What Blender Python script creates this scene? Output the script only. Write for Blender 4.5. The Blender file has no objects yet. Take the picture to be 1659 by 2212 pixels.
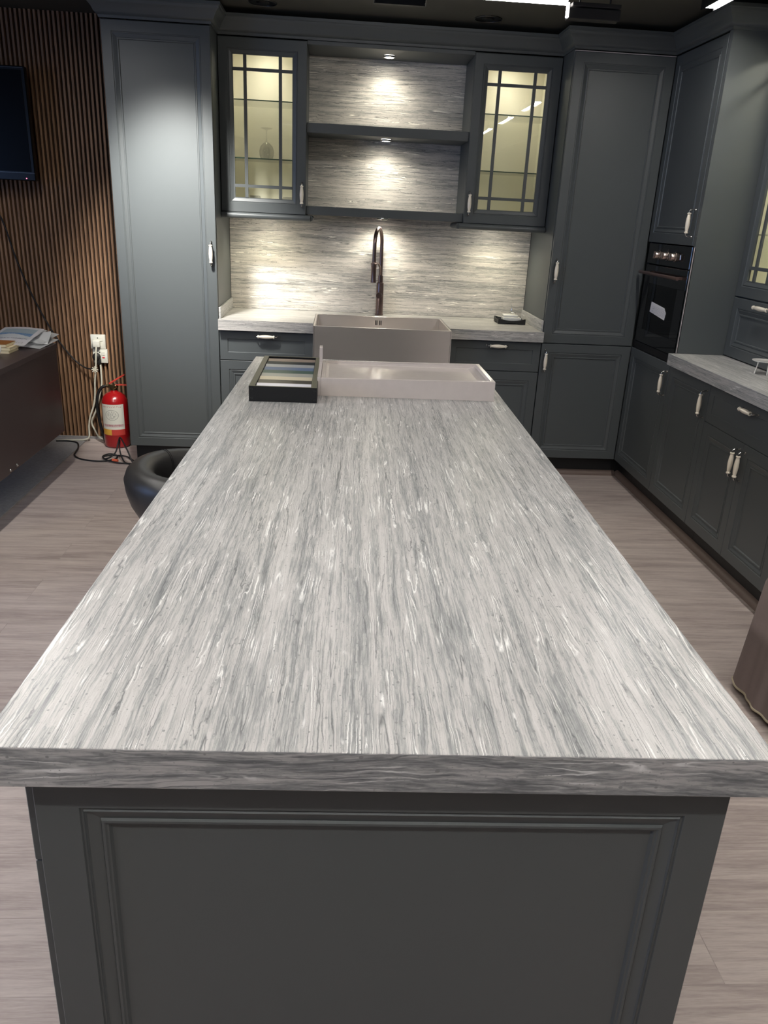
import bpy, bmesh, math, random
from mathutils import Vector, Matrix
random.seed(7)
PI = math.pi
scene = bpy.context.scene
COL = scene.collection

# ---------------------------------------------------------------- camera
cam_data = bpy.data.cameras.new('camera')
cam = bpy.data.objects.new('camera', cam_data)
COL.objects.link(cam)
_R = Vector((0.99733498, -0.05583258, 0.04696451))
_U = Vector((-0.02360987, 0.36209315, 0.93184286))
_F = Vector((0.06903272, 0.93046831, -0.35980997))
M = Matrix((( _R.x, _U.x, -_F.x, -0.05889), (_R.y, _U.y, -_F.y, -0.78533), (_R.z, _U.z, -_F.z, 1.51160), (0, 0, 0, 1)))
cam.matrix_world = M
cam_data.sensor_fit = 'VERTICAL'
cam_data.sensor_height = 24.0
cam_data.lens = 1697.09 / 2212 * 24.0
cam_data.shift_x = -7.79 / 2212
cam_data.shift_y = 12.12 / 2212
cam_data.clip_start = 0.02
scene.camera = cam

# ---------------------------------------------------------------- world, exposure
world = bpy.data.worlds.new('world')
scene.world = world
world.use_nodes = True
world.node_tree.nodes['Background'].inputs[0].default_value = (0.5, 0.6, 0.8, 1)
world.node_tree.nodes['Background'].inputs[1].default_value = 0.02
scene.view_settings.view_transform = 'Standard'
scene.view_settings.look = 'None'
scene.view_settings.exposure = 0.64
scene.view_settings.gamma = 1.0
scene.view_settings.use_curve_mapping = False

TUBE = 15.0          # emission of the LED tubes
STRIP = 56.0         # emission of the flat LED strips over the aisles
PUCK = 7.2           # watts of each cabinet puck light
CABL = 0.95           # watts inside a glass cabinet
WINDOW = 3.6         # emission of the daylight window
SPOTW = 260.0         # track spotlight
WARM = (1.0, 0.95, 0.80)
WARM2 = (1.0, 0.94, 0.70)
WHITE = (1.0, 0.965, 0.92)


def area(name, loc, rot, sx, sy, power, color, parent=None):
    l = bpy.data.lights.new(name, 'AREA')
    l.shape = 'RECTANGLE'; l.size = sx; l.size_y = sy; l.energy = power; l.color = color
    o = bpy.data.objects.new(name, l); COL.objects.link(o)
    o.location = loc; o.rotation_euler = rot
    if parent:
        o.parent = parent; o.matrix_parent_inverse = WM[parent].inverted()
    return o


def spot(name, loc, target, size, blend, power, color, radius=0.02, parent=None):
    l = bpy.data.lights.new(name, 'SPOT')
    l.energy = power; l.color = color; l.spot_size = size; l.spot_blend = blend; l.shadow_soft_size = radius
    o = bpy.data.objects.new(name, l); COL.objects.link(o)
    o.location = loc
    d = Vector(target) - Vector(loc)
    o.rotation_euler = d.to_track_quat('-Z', 'Y').to_euler()
    if parent:
        o.parent = parent; o.matrix_parent_inverse = WM[parent].inverted()
    return o


# ---------------------------------------------------------------- materials
def s2l(c):
    return tuple((x / 255 / 12.92) if x / 255 <= 0.04045 else ((x / 255 + 0.055) / 1.055) ** 2.4 for x in c)


MATS = {}


def nodes_of(name):
    m = bpy.data.materials.new(name); m.use_nodes = True
    MATS[name] = m
    nt = m.node_tree
    return m, nt, nt.nodes['Principled BSDF'], nt.nodes['Material Output']


def mat(name, rgb, rough=0.5, metal=0.0, bump=0.0, bscale=400.0, var=0.0, spec=0.5, coat=0.0):
    m, nt, b, out = nodes_of(name)
    c = s2l(rgb)
    b.inputs['Base Color'].default_value = (*c, 1)
    b.inputs['Roughness'].default_value = rough
    b.inputs['Metallic'].default_value = metal
    b.inputs['Specular IOR Level'].default_value = spec
    b.inputs['Coat Weight'].default_value = coat
    N = nt.nodes
    tc = N.new('ShaderNodeTexCoord')
    nz = N.new('ShaderNodeTexNoise'); nz.inputs['Scale'].default_value = bscale; nz.inputs['Detail'].default_value = 3
    nt.links.new(tc.outputs['Object'], nz.inputs['Vector'])
    if bump:
        bp = N.new('ShaderNodeBump'); bp.inputs['Strength'].default_value = bump; bp.inputs['Distance'].default_value = 0.001
        nt.links.new(nz.outputs['Fac'], bp.inputs['Height']); nt.links.new(bp.outputs['Normal'], b.inputs['Normal'])
    if var:
        n2 = N.new('ShaderNodeTexNoise'); n2.inputs['Scale'].default_value = bscale / 12; n2.inputs['Detail'].default_value = 4
        nt.links.new(tc.outputs['Object'], n2.inputs['Vector'])
        mx = N.new('ShaderNodeMix'); mx.data_type = 'RGBA'
        mx.inputs[6].default_value = (*[x * (1 - var) for x in c], 1); mx.inputs[7].default_value = (*[min(1, x * (1 + var)) for x in c], 1)
        nt.links.new(n2.outputs['Fac'], mx.inputs[0]); nt.links.new(mx.outputs[2], b.inputs['Base Color'])
    return m


def emis(name, color, strength):
    m, nt, b, out = nodes_of(name)
    b.inputs['Base Color'].default_value = (0.8, 0.8, 0.8, 1)
    b.inputs['Emission Color'].default_value = (*color, 1)
    b.inputs['Emission Strength'].default_value = strength
    return m


def math_node(nt, op, a, b=None, clamp=False):
    n = nt.nodes.new('ShaderNodeMath'); n.operation = op; n.use_clamp = clamp
    for i, v in enumerate((a, b)):
        if v is None: continue
        if isinstance(v, (int, float)): n.inputs[i].default_value = v
        else: nt.links.new(v, n.inputs[i])
    return n.outputs[0]


def mix_rgb(nt, f, a, b):
    n = nt.nodes.new('ShaderNodeMix'); n.data_type = 'RGBA'
    for k, v in ((0, f), (6, a), (7, b)):
        if isinstance(v, tuple): n.inputs[k].default_value = (*v, 1)
        elif isinstance(v, (int, float)): n.inputs[k].default_value = v
        else: nt.links.new(v, n.inputs[k])
    return n.outputs[2]


def ramp(nt, f, stops):
    r = nt.nodes.new('ShaderNodeValToRGB')
    e = r.color_ramp.elements
    e[0].position, e[1].position = stops[0][0], stops[-1][0]
    e[0].color, e[1].color = (*stops[0][1], 1), (*stops[-1][1], 1)
    for p, c in stops[1:-1]:
        k = e.new(p); k.color = (*c, 1)
    nt.links.new(f, r.inputs[0])
    return r.outputs[0]


def stone(name, axis, off=(0, 0, 0), fine=1.0, contrast=1.0, rough=0.30, stretch=38.0, tint=(1, 1, 1), wob=1.0, dark=0.0):
    """veined grey solid surface, grain running along one axis"""
    m, nt, b, out = nodes_of(name)
    N, L = nt.nodes, nt.links
    tc = N.new('ShaderNodeTexCoord')
    add = N.new('ShaderNodeVectorMath'); add.operation = 'ADD'; add.inputs[1].default_value = off
    L.new(tc.outputs['Object'], add.inputs[0])
    vec = add.outputs[0]

    def mapped(st, v=None):
        mp = N.new('ShaderNodeMapping')
        sc = [1, 1, 1]; sc['xyz'.index(axis)] = 1 / st
        mp.inputs['Scale'].default_value = sc
        L.new(v or vec, mp.inputs['Vector'])
        return mp.outputs[0]

    def noise(v, scale, detail=3, rough_=0.55, dist=0.0):
        n = N.new('ShaderNodeTexNoise'); n.inputs['Scale'].default_value = scale * fine
        n.inputs['Detail'].default_value = detail; n.inputs['Roughness'].default_value = rough_
        n.inputs['Distortion'].default_value = dist
        L.new(v, n.inputs['Vector']); return n

    def warp(v, src, scale, amp, detail=2):
        w = noise(src, scale, detail)
        sub = N.new('ShaderNodeVectorMath'); sub.operation = 'SUBTRACT'; sub.inputs[1].default_value = (.5, .5, .5)
        L.new(w.outputs['Color'], sub.inputs[0])
        sc = N.new('ShaderNodeVectorMath'); sc.operation = 'SCALE'; sc.inputs['Scale'].default_value = amp / fine
        L.new(sub.outputs[0], sc.inputs[0])
        ad = N.new('ShaderNodeVectorMath'); ad.operation = 'ADD'
        L.new(v, ad.inputs[0]); L.new(sc.outputs[0], ad.inputs[1])
        return ad.outputs[0]
    raw = vec
    vec = warp(vec, mapped(6.0), 14, .020 * wob, 2)
    vec = warp(vec, mapped(2.2, raw), 75, .0045, 3)
    va, vb, vc = mapped(stretch), mapped(stretch * 1.6), mapped(stretch * .5)
    M_ = lambda op, a, c=None, cl=False: math_node(nt, op, a, c, cl)
    n0 = noise(va, 16, 2).outputs['Fac']
    n1 = noise(va, 48, 3).outputs['Fac']
    n2 = noise(va, 120, 3, .6).outputs['Fac']
    n3 = noise(va, 420, 3, .65).outputs['Fac']
    s = M_('ADD', M_('ADD', M_('MULTIPLY', n0, .12), M_('MULTIPLY', n1, .22)), M_('ADD', M_('MULTIPLY', n2, .28), M_('MULTIPLY', n3, .40)))
    s = M_('ADD', M_('MULTIPLY', M_('SUBTRACT', s, .5), 1.55 * contrast), .5 - dark)

    def T(c): return tuple(x * t for x, t in zip(s2l(c), tint))
    base = ramp(nt, s, [(.26, T((104, 106, 107))), (.38, T((134, 135, 135))), (.46, T((156, 156, 154))), (.53, T((178, 176, 173))), (.62, T((190, 187, 184))), (.75, T((198, 196, 193)))])
    # contour hairlines that follow the strata
    nc = noise(va, 30, 2, .5).outputs['Fac']
    fr = M_('FRACT', M_('MULTIPLY', nc, 17.0))
    hair = M_('SUBTRACT', 1.0, M_('MULTIPLY', M_('ABSOLUTE', M_('SUBTRACT', fr, .5)), 9.0), True)
    g1 = M_('MULTIPLY', M_('SUBTRACT', noise(vc, 60, 2).outputs['Fac'], .46), 8, True)
    hairm = M_('MULTIPLY', hair, g1, True)
    base = mix_rgb(nt, M_('MULTIPLY', hairm, .85), base, T((92, 94, 95)))
    # white veins beside them
    fr2 = M_('FRACT', M_('ADD', M_('MULTIPLY', nc, 17.0), .32))
    wl = M_('SUBTRACT', 1.0, M_('MULTIPLY', M_('ABSOLUTE', M_('SUBTRACT', fr2, .5)), 6.5), True)
    g2 = M_('MULTIPLY', M_('SUBTRACT', noise(mapped(5.0), 34, 2).outputs['Fac'], .545), 14, True)
    base = mix_rgb(nt, M_('MULTIPLY', M_('MULTIPLY', wl, g2, True), .95), base, T((236, 235, 231)))
    # darker filled patches
    g3 = M_('MULTIPLY', M_('SUBTRACT', noise(mapped(7.0), 62, 3).outputs['Fac'], .60), 10, True)
    base = mix_rgb(nt, M_('MULTIPLY', g3, .28), base, T((122, 124, 124)))

    # pits and specks
    def pits(scale, lo, k, amt, col, st=1.5):
        nonlocal base
        wv = N.new('ShaderNodeTexVoronoi'); wv.inputs['Scale'].default_value = scale * fine
        L.new(mapped(st, raw), wv.inputs['Vector'])
        sp = N.new('ShaderNodeSeparateColor'); L.new(wv.outputs['Color'], sp.inputs[0])
        thr = M_('MULTIPLY', M_('SUBTRACT', sp.outputs[0], lo), k)
        p = M_('MULTIPLY', M_('SUBTRACT', thr, wv.outputs['Distance']), 16, True)
        base = mix_rgb(nt, M_('MULTIPLY', p, amt), base, T(col))
    pits(52, .45, .28, .6, (108, 109, 110))
    pits(110, .35, .38, .75, (124, 125, 124), 1.2)
    pits(300, .2, .40, .5, (134, 134, 132), 1.0)
    L.new(base, b.inputs['Base Color'])
    b.inputs['Roughness'].default_value = rough
    b.inputs['Specular IOR Level'].default_value = 0.4
    bp = N.new('ShaderNodeBump'); bp.inputs['Strength'].default_value = 0.1; bp.inputs['Distance'].default_value = 0.0006
    L.new(n3, bp.inputs['Height']); L.new(bp.outputs['Normal'], b.inputs['Normal'])
    return m


def floor_mat():
    m, nt, b, out = nodes_of('laminate_floor')
    N, L = nt.nodes, nt.links
    tc = N.new('ShaderNodeTexCoord')
    br = N.new('ShaderNodeTexBrick')
    br.inputs['Scale'].default_value = 1.0; br.inputs['Brick Width'].default_value = 1.28; br.inputs['Row Height'].default_value = 0.192
    br.inputs['Mortar Size'].default_value = 0.0012; br.inputs['Mortar Smooth'].default_value = 0.2
    br.inputs['Color1'].default_value = (0, 0, 0, 1); br.inputs['Color2'].default_value = (1, 1, 1, 1); br.inputs['Mortar'].default_value = (.5, .5, .5, 1)
    br.offset = 0.37
    L.new(tc.outputs['Object'], br.inputs['Vector'])
    off = N.new('ShaderNodeVectorMath'); off.operation = 'SCALE'; off.inputs['Scale'].default_value = 7.3
    L.new(br.outputs['Color'], off.inputs[0])
    ad = N.new('ShaderNodeVectorMath'); ad.operation = 'ADD'
    L.new(tc.outputs['Object'], ad.inputs[0]); L.new(off.outputs[0], ad.inputs[1])

    def noise(sx, sy, detail, rough, dist=0):
        mp = N.new('ShaderNodeMapping'); mp.inputs['Scale'].default_value = (sx, sy, 1)
        L.new(ad.outputs[0], mp.inputs['Vector'])
        n = N.new('ShaderNodeTexNoise'); n.inputs['Scale'].default_value = 1; n.inputs['Detail'].default_value = detail
        n.inputs['Roughness'].default_value = rough; n.inputs['Distortion'].default_value = dist
        L.new(mp.outputs[0], n.inputs['Vector']); return n.outputs['Fac']
    a = noise(2.2, 24, 4, .55, .6)
    c = noise(9, 170, 4, .6, .2)
    e = noise(40, 600, 2, .6)
    s = math_node(nt, 'ADD', math_node(nt, 'MULTIPLY', a, .5), math_node(nt, 'MULTIPLY', c, .32))
    s = math_node(nt, 'ADD', s, math_node(nt, 'MULTIPLY', e, .18))
    s = math_node(nt, 'ADD', s, math_node(nt, 'MULTIPLY', math_node(nt, 'SUBTRACT', br.outputs['Color'], .5), .05))
    col = ramp(nt, s, [(.30, s2l((138, 125, 120))), (.45, s2l((168, 154, 148))), (.55, s2l((184, 171, 164))), (.70, s2l((200, 188, 180)))])
    col = mix_rgb(nt, math_node(nt, 'MULTIPLY', br.outputs['Fac'], .28), col, s2l((100, 90, 86)))
    L.new(col, b.inputs['Base Color'])
    b.inputs['Roughness'].default_value = .5
    b.inputs['Specular IOR Level'].default_value = .3
    bp = N.new('ShaderNodeBump'); bp.inputs['Strength'].default_value = .12; bp.inputs['Distance'].default_value = .001
    L.new(c, bp.inputs['Height']); L.new(bp.outputs['Normal'], b.inputs['Normal'])


def glass_mat(name, tint=(1, 1, 1), f0=0.07, rough=0.0):
    m, nt, b, out = nodes_of(name)
    N, L = nt.nodes, nt.links
    tr = N.new('ShaderNodeBsdfTransparent'); tr.inputs[0].default_value = (*tint, 1)
    gl = N.new('ShaderNodeBsdfGlossy'); gl.inputs['Roughness'].default_value = rough
    ge = N.new('ShaderNodeNewGeometry'); dt = N.new('ShaderNodeVectorMath'); dt.operation = 'DOT_PRODUCT'
    L.new(ge.outputs['Normal'], dt.inputs[0]); L.new(ge.outputs['Incoming'], dt.inputs[1])
    c5 = math_node(nt, 'POWER', math_node(nt, 'SUBTRACT', 1.0, math_node(nt, 'ABSOLUTE', dt.outputs['Value']), True), 5)
    f = math_node(nt, 'ADD', math_node(nt, 'MULTIPLY', c5, 1 - f0), f0, True)
    mx = N.new('ShaderNodeMixShader')
    L.new(f, mx.inputs[0]); L.new(tr.outputs[0], mx.inputs[1]); L.new(gl.outputs[0], mx.inputs[2])
    L.new(mx.outputs[0], out.inputs['Surface'])
    return m


def wood_slat():
    m, nt, b, out = nodes_of('slat_wood')
    N, L = nt.nodes, nt.links
    tc = N.new('ShaderNodeTexCoord'); mp = N.new('ShaderNodeMapping'); mp.inputs['Scale'].default_value = (60, 60, 3)
    L.new(tc.outputs['Object'], mp.inputs[0])
    n = N.new('ShaderNodeTexNoise'); n.inputs['Scale'].default_value = 1.5; n.inputs['Detail'].default_value = 4
    L.new(mp.outputs[0], n.inputs['Vector'])
    L.new(ramp(nt, n.outputs['Fac'], [(.35, s2l((128, 96, 70))), (.65, s2l((164, 126, 94)))]), b.inputs['Base Color'])
    b.inputs['Roughness'].default_value = .6


def steel_mat():
    m, nt, b, out = nodes_of('brushed_steel')
    N, L = nt.nodes, nt.links
    b.inputs['Base Color'].default_value = (.64, .60, .58, 1); b.inputs['Metallic'].default_value = 1
    b.inputs['Roughness'].default_value = .38
    b.inputs['Anisotropic'].default_value = .75; b.inputs['Anisotropic Rotation'].default_value = .25
    tg = N.new('ShaderNodeTangent'); tg.direction_type = 'RADIAL'; tg.axis = 'Z'; L.new(tg.outputs[0], b.inputs['Tangent'])
    tc = N.new('ShaderNodeTexCoord'); mp = N.new('ShaderNodeMapping'); mp.inputs['Scale'].default_value = (4, 300, 300)
    L.new(tc.outputs['Object'], mp.inputs[0])
    n = N.new('ShaderNodeTexNoise'); n.inputs['Scale'].default_value = 1.5; n.inputs['Detail'].default_value = 2
    L.new(mp.outputs[0], n.inputs['Vector'])
    mr = N.new('ShaderNodeMapRange'); mr.inputs[3].default_value = .28; mr.inputs[4].default_value = .46
    L.new(n.outputs['Fac'], mr.inputs[0]); L.new(mr.outputs[0], b.inputs['Roughness'])
    bp = N.new('ShaderNodeBump'); bp.inputs['Strength'].default_value = .05; bp.inputs['Distance'].default_value = .0005
    L.new(n.outputs['Fac'], bp.inputs['Height']); L.new(bp.outputs['Normal'], b.inputs['Normal'])


def paper_mat(name, kind):
    """printed paper, procedural print in object space (x,y local)"""
    m, nt, b, out = nodes_of(name)
    N, L = nt.nodes, nt.links
    tc = N.new('ShaderNodeTexCoord')
    sp = N.new('ShaderNodeSeparateXYZ'); L.new(tc.outputs['UV'], sp.inputs[0])
    u, v = sp.outputs[0], sp.outputs[1]

    def band(x, lo, hi):
        return math_node(nt, 'MULTIPLY', math_node(nt, 'GREATER_THAN', x, lo), math_node(nt, 'LESS_THAN', x, hi))
    white = s2l((242, 240, 242))
    nz = N.new('ShaderNodeTexNoise'); nz.inputs['Scale'].default_value = 1; nz.inputs['Detail'].default_value = 2
    mp = N.new('ShaderNodeMapping'); mp.inputs['Scale'].default_value = (40, 14, 1)
    L.new(tc.outputs['UV'], mp.inputs[0]); L.new(mp.outputs[0], nz.inputs['Vector'])
    ink = math_node(nt, 'GREATER_THAN', nz.outputs['Fac'], .52)
    if kind == 'chart':
        col = mix_rgb(nt, math_node(nt, 'MULTIPLY', band(u, .1, .9), band(v, .45, .9)), white, s2l((196, 208, 214)))
        col = mix_rgb(nt, math_node(nt, 'MULTIPLY', math_node(nt, 'MULTIPLY', band(u, .1, .9), band(v, .48, .66)), math_node(nt, 'ADD', math_node(nt, 'MULTIPLY', ink, .4), .6)), col, s2l((122, 168, 214)))
        col = mix_rgb(nt, math_node(nt, 'MULTIPLY', math_node(nt, 'MULTIPLY', band(u, .1, .9), band(v, .34, .42)), math_node(nt, 'MULTIPLY', ink, .6)), col, s2l((120, 120, 130)))
        col = mix_rgb(nt, math_node(nt, 'MULTIPLY', math_node(nt, 'MULTIPLY', band(u, .1, .9), band(v, .12, .2)), math_node(nt, 'MULTIPLY', ink, .35)), col, s2l((150, 140, 140)))
    elif kind == 'label':
        col = mix_rgb(nt, 0.0, s2l((214, 212, 200)), white)
        # round stamp
        du = math_node(nt, 'MULTIPLY', math_node(nt, 'SUBTRACT', u, .5), .62); dv = math_node(nt, 'SUBTRACT', v, .66)
        r = math_node(nt, 'SQRT', math_node(nt, 'ADD', math_node(nt, 'MULTIPLY', du, du), math_node(nt, 'MULTIPLY', dv, dv)))
        col = mix_rgb(nt, math_node(nt, 'MULTIPLY', band(r, .155, .17), .6), col, s2l((90, 92, 90)))
        col = mix_rgb(nt, math_node(nt, 'MULTIPLY', math_node(nt, 'LESS_THAN', r, .13), math_node(nt, 'MULTIPLY', ink, .5)), col, s2l((80, 84, 84)))
        col = mix_rgb(nt, math_node(nt, 'MULTIPLY', math_node(nt, 'MULTIPLY', band(u, .1, .9), band(v, .9, .95)), math_node(nt, 'MULTIPLY', ink, .6)), col, s2l((170, 70, 60)))
        col = mix_rgb(nt, math_node(nt, 'MULTIPLY', math_node(nt, 'MULTIPLY', band(u, .1, .95), band(v, .27, .36)), math_node(nt, 'ADD', math_node(nt, 'MULTIPLY', ink, .3), .4)), col, s2l((170, 90, 110)))
        col = mix_rgb(nt, math_node(nt, 'MULTIPLY', math_node(nt, 'LESS_THAN', u, .45), band(v, .0, .19)), col, s2l((214, 160, 60)))
        col = mix_rgb(nt, math_node(nt, 'MULTIPLY', math_node(nt, 'GREATER_THAN', u, .45), band(v, .0, .19)), col, s2l((190, 60, 52)))
    else:
        col = mix_rgb(nt, math_node(nt, 'MULTIPLY', math_node(nt, 'MULTIPLY', band(u, .1, .9), band(v, .25, .75)), math_node(nt, 'MULTIPLY', ink, .3)), white, s2l((130, 130, 140)))
    L.new(col, b.inputs['Base Color']); b.inputs['Roughness'].default_value = .6


mat('cabinet_paint', (80, 84, 85), .42, bump=.05, bscale=900, spec=.45)
mat('plinth_black', (20, 21, 23), .5, bump=.03)
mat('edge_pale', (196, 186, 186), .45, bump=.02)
mat('cream_lining', (236, 231, 212), .55, bump=.02)
mat('ceramic', (236, 226, 208), .18, coat=.6, bump=.0, var=.02, bscale=60)
mat('chrome', (205, 203, 200), .12, 1.0, bump=.02)
mat('ceiling_black', (70, 68, 61), .75, bump=.2, bscale=120)
mat('wall_dark', (46, 44, 43), .7, bump=.1, bscale=100)
mat('wall_grey', (120, 116, 112), .7, bump=.1, bscale=100)
mat('felt_black', (12, 12, 13), .95, bump=.2, bscale=500)
mat('carpet', (150, 147, 146), .98, bump=.9, bscale=700, var=.25)
mat('wood_trim', (112, 96, 88), .45, bump=.05, var=.1, bscale=200)
mat('desk_wood', (72, 60, 59), .42, bump=.08, bscale=500, var=.06)
mat('desk_leg', (70, 34, 32), .4, bump=.05)
mat('tv_black', (8, 8, 9), .3, bump=.01, spec=.3)
mat('tv_screen', (4, 4, 6), .3, bump=.01, spec=.1)
mat('black_plastic', (16, 16, 18), .4, bump=.03)
mat('matte_black', (14, 15, 18), .5, bump=.04)
mat('oven_black', (8, 9, 12), .1, bump=.0, coat=.5)
mat('oven_trim', (40, 38, 40), .35, .6, bump=.03)
mat('oven_handle', (176, 146, 140), .32, 1.0, bump=.02)
mat('knob_steel', (200, 186, 178), .25, 1.0, bump=.02)
mat('gunmetal', (126, 108, 104), .30, 1.0, bump=.02)
mat('red_paint', (158, 20, 24), .25, bump=.02, coat=.4)
mat('lever_red', (205, 70, 58), .4, bump=.02)
mat('brass', (150, 130, 96), .3, 1.0, bump=.03)
mat('rubber', (22, 22, 23), .55, bump=.05)
mat('white_plastic', (224, 222, 208), .35, bump=.01)
mat('cable_white', (206, 202, 184), .45, bump=.02)
mat('leather', (50, 48, 46), .38, bump=.35, bscale=700, spec=.6)
mat('tray_stone', (206, 196, 190), .13, bump=.02, var=.06, bscale=420, coat=.3)
mat('fabric_taupe', (142, 127, 124), .95, bump=.6, bscale=900, var=.06)
mat('piping_cream', (186, 174, 150), .8, bump=.2)
mat('green_edge', (60, 84, 70), .2, bump=.0)
mat('box_rim', (92, 90, 74), .45, bump=.05)
mat('screw_dark', (60, 60, 62), .35, .8, bump=.02)
mat('white_ceramic', (228, 226, 220), .2, bump=.01, coat=.5)
mat('page_cream', (226, 212, 176), .8, bump=.3, bscale=600)
mat('book_brown', (150, 96, 48), .5, bump=.05)
mat('book_yellow', (196, 158, 60), .5, bump=.05)
mat('plain_paper', (240, 241, 242), .6, bump=.03)
mat('mug_dark', (52, 52, 62), .25, bump=.02, coat=.4)
mat('glass_blue', (96, 130, 140), .1, bump=.0, coat=.4)
mat('glass_olive', (120, 112, 52), .1, bump=.0, coat=.4)
mat('glass_amber', (150, 104, 50), .1, bump=.0, coat=.4)
mat('indicator_red', (220, 40, 60), .3)
mat('plug_orange', (220, 96, 60), .5)
mat('chrome_dark', (90, 88, 86), .3, 1.0, bump=.02)
SAMPLES = [('white_board', (226, 224, 232)), ('umber_board', (66, 62, 56)), ('cream_board', (204, 194, 170)), ('stone_grey_board', (158, 158, 152)),
           ('green_board', (66, 88, 82)), ('blue_board', (92, 110, 142)), ('light_grey_board', (160, 162, 164)), ('navy_board', (28, 36, 44)), ('taupe_board', (146, 130, 120))]
for n_, c_ in SAMPLES: mat(n_, c_, .3, bump=.01, coat=.2)
stone('stone_along_y', 'y', (3.1, 1.7, .4))
stone('stone_along_x', 'x', (1.3, 4.2, 2.4), tint=(.98, .96, .94))
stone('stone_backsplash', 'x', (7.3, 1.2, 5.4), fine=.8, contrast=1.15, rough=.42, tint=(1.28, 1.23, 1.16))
stone('stone_edge', 'x', (5.3, 3.2, .9), fine=.7, contrast=1.2, rough=.4, stretch=16, tint=(.92, .92, .95), wob=1.7, dark=.04)  # copy of the stone for slab ends, some shade put into the tint
floor_mat(); wood_slat(); steel_mat()
glass_mat('pane_glass', (.97, .98, .97), .085)
glass_mat('shelf_glass', (.965, .975, .955), .045)
glass_mat('clear_glass', (.99, .99, .985), .07)
glass_mat('oven_glass', (.32, .34, .36), .06)
paper_mat('paper_chart', 'chart'); paper_mat('paper_label', 'label'); paper_mat('paper_note', 'note')
emis('tube_glow', WHITE, TUBE)
emis('strip_glow', WHITE, STRIP)
emis('puck_glow', WARM, 40.0)
emis('window_sky', (0.30, 0.50, 1.0), WINDOW)
emis('indicator_glow', (1.0, .1, .2), 2.0)

# ---------------------------------------------------------------- object helpers
WM = {}          # world matrix of every thing (its parts live in the same frame)


def thing(name, label, cat, loc=(0, 0, 0), rotz=0.0, group=None):
    o = bpy.data.objects.new(name, None); COL.objects.link(o)
    o.empty_display_size = .05
    o.location = loc; o.rotation_euler = (0, 0, rotz)
    o['label'] = label; o['category'] = cat
    if group: o['group'] = group
    WM[o] = Matrix.Translation(loc) @ Matrix.Rotation(rotz, 4, 'Z')
    return o


def mesh_obj(name, bm, mats, parent=None, label=None, smooth=False, world=True):
    """bm in world coordinates (world=True) or in the parent's own frame"""
    if parent is not None and world:
        bm.transform(WM[parent].inverted())
    bmesh.ops.recalc_face_normals(bm, faces=bm.faces)
    me = bpy.data.meshes.new(name); bm.to_mesh(me); bm.free()
    if isinstance(mats, str): mats = [mats]
    for n in mats: me.materials.append(MATS[n])
    if smooth:
        for p in me.polygons: p.use_smooth = True
        try: me.set_sharp_from_angle(angle=math.radians(40))
        except Exception: pass
    o = bpy.data.objects.new(name, me); COL.objects.link(o)
    if parent is not None:
        o.parent = parent; WM[o] = WM[parent]
    else: WM[o] = Matrix.Identity(4)
    if label: o['label'] = label
    return o


def recenter(o):
    """put a single-mesh thing's origin at its base centre"""
    vs = [v.co for v in o.data.vertices]
    c = Vector(((min(v.x for v in vs) + max(v.x for v in vs)) / 2, (min(v.y for v in vs) + max(v.y for v in vs)) / 2, min(v.z for v in vs)))
    o.data.transform(Matrix.Translation(-c)); o.location = c
    WM[o] = Matrix.Translation(c)
    return o


def tag(o, label, cat, group=None):
    o['label'] = label; o['category'] = cat
    if group: o['group'] = group
    return recenter(o)


def struct(name, bm, m, parent=None, smooth=False):
    o = mesh_obj(name, bm, m, parent, smooth=smooth)
    if parent is None: o['kind'] = 'structure'
    return o


def B(): return bmesh.new()


def setmat(bm, faces, i):
    for f in faces: f.material_index = i


def box(bm, x0, x1, y0, y1, z0, z1, bev=0.0, mi=0, seg=1):
    r = bmesh.ops.create_cube(bm, size=1)
    vs = r['verts']
    for v in vs:
        v.co = Vector((x0 + (v.co.x + .5) * (x1 - x0), y0 + (v.co.y + .5) * (y1 - y0), z0 + (v.co.z + .5) * (z1 - z0)))
    fs = list({f for v in vs for f in v.link_faces})
    setmat(bm, fs, mi)
    if bev:
        es = list({e for v in vs for e in v.link_edges})
        r = bmesh.ops.bevel(bm, geom=es, offset=bev, segments=seg, affect='EDGES', profile=.5)
        setmat(bm, r['faces'], mi)
    return bm


def frame_of(d):
    d = Vector(d).normalized()
    a = Vector((0, 0, 1)) if abs(d.z) < .9 else Vector((1, 0, 0))
    u = d.cross(a).normalized(); return u, d.cross(u).normalized()


def cyl(bm, p0, p1, r0, r1=None, n=20, mi=0, caps=True):
    p0, p1 = Vector(p0), Vector(p1); r1 = r0 if r1 is None else r1
    u, w = frame_of(p1 - p0)
    A = [bm.verts.new(p0 + (u * math.cos(t) + w * math.sin(t)) * r0) for t in [2 * PI * i / n for i in range(n)]]
    C = [bm.verts.new(p1 + (u * math.cos(t) + w * math.sin(t)) * r1) for t in [2 * PI * i / n for i in range(n)]]
    for i in range(n):
        bm.faces.new((A[i], A[(i + 1) % n], C[(i + 1) % n], C[i])).material_index = mi
    if caps:
        bm.faces.new(A[::-1]).material_index = mi; bm.faces.new(C).material_index = mi
    return bm


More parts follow.
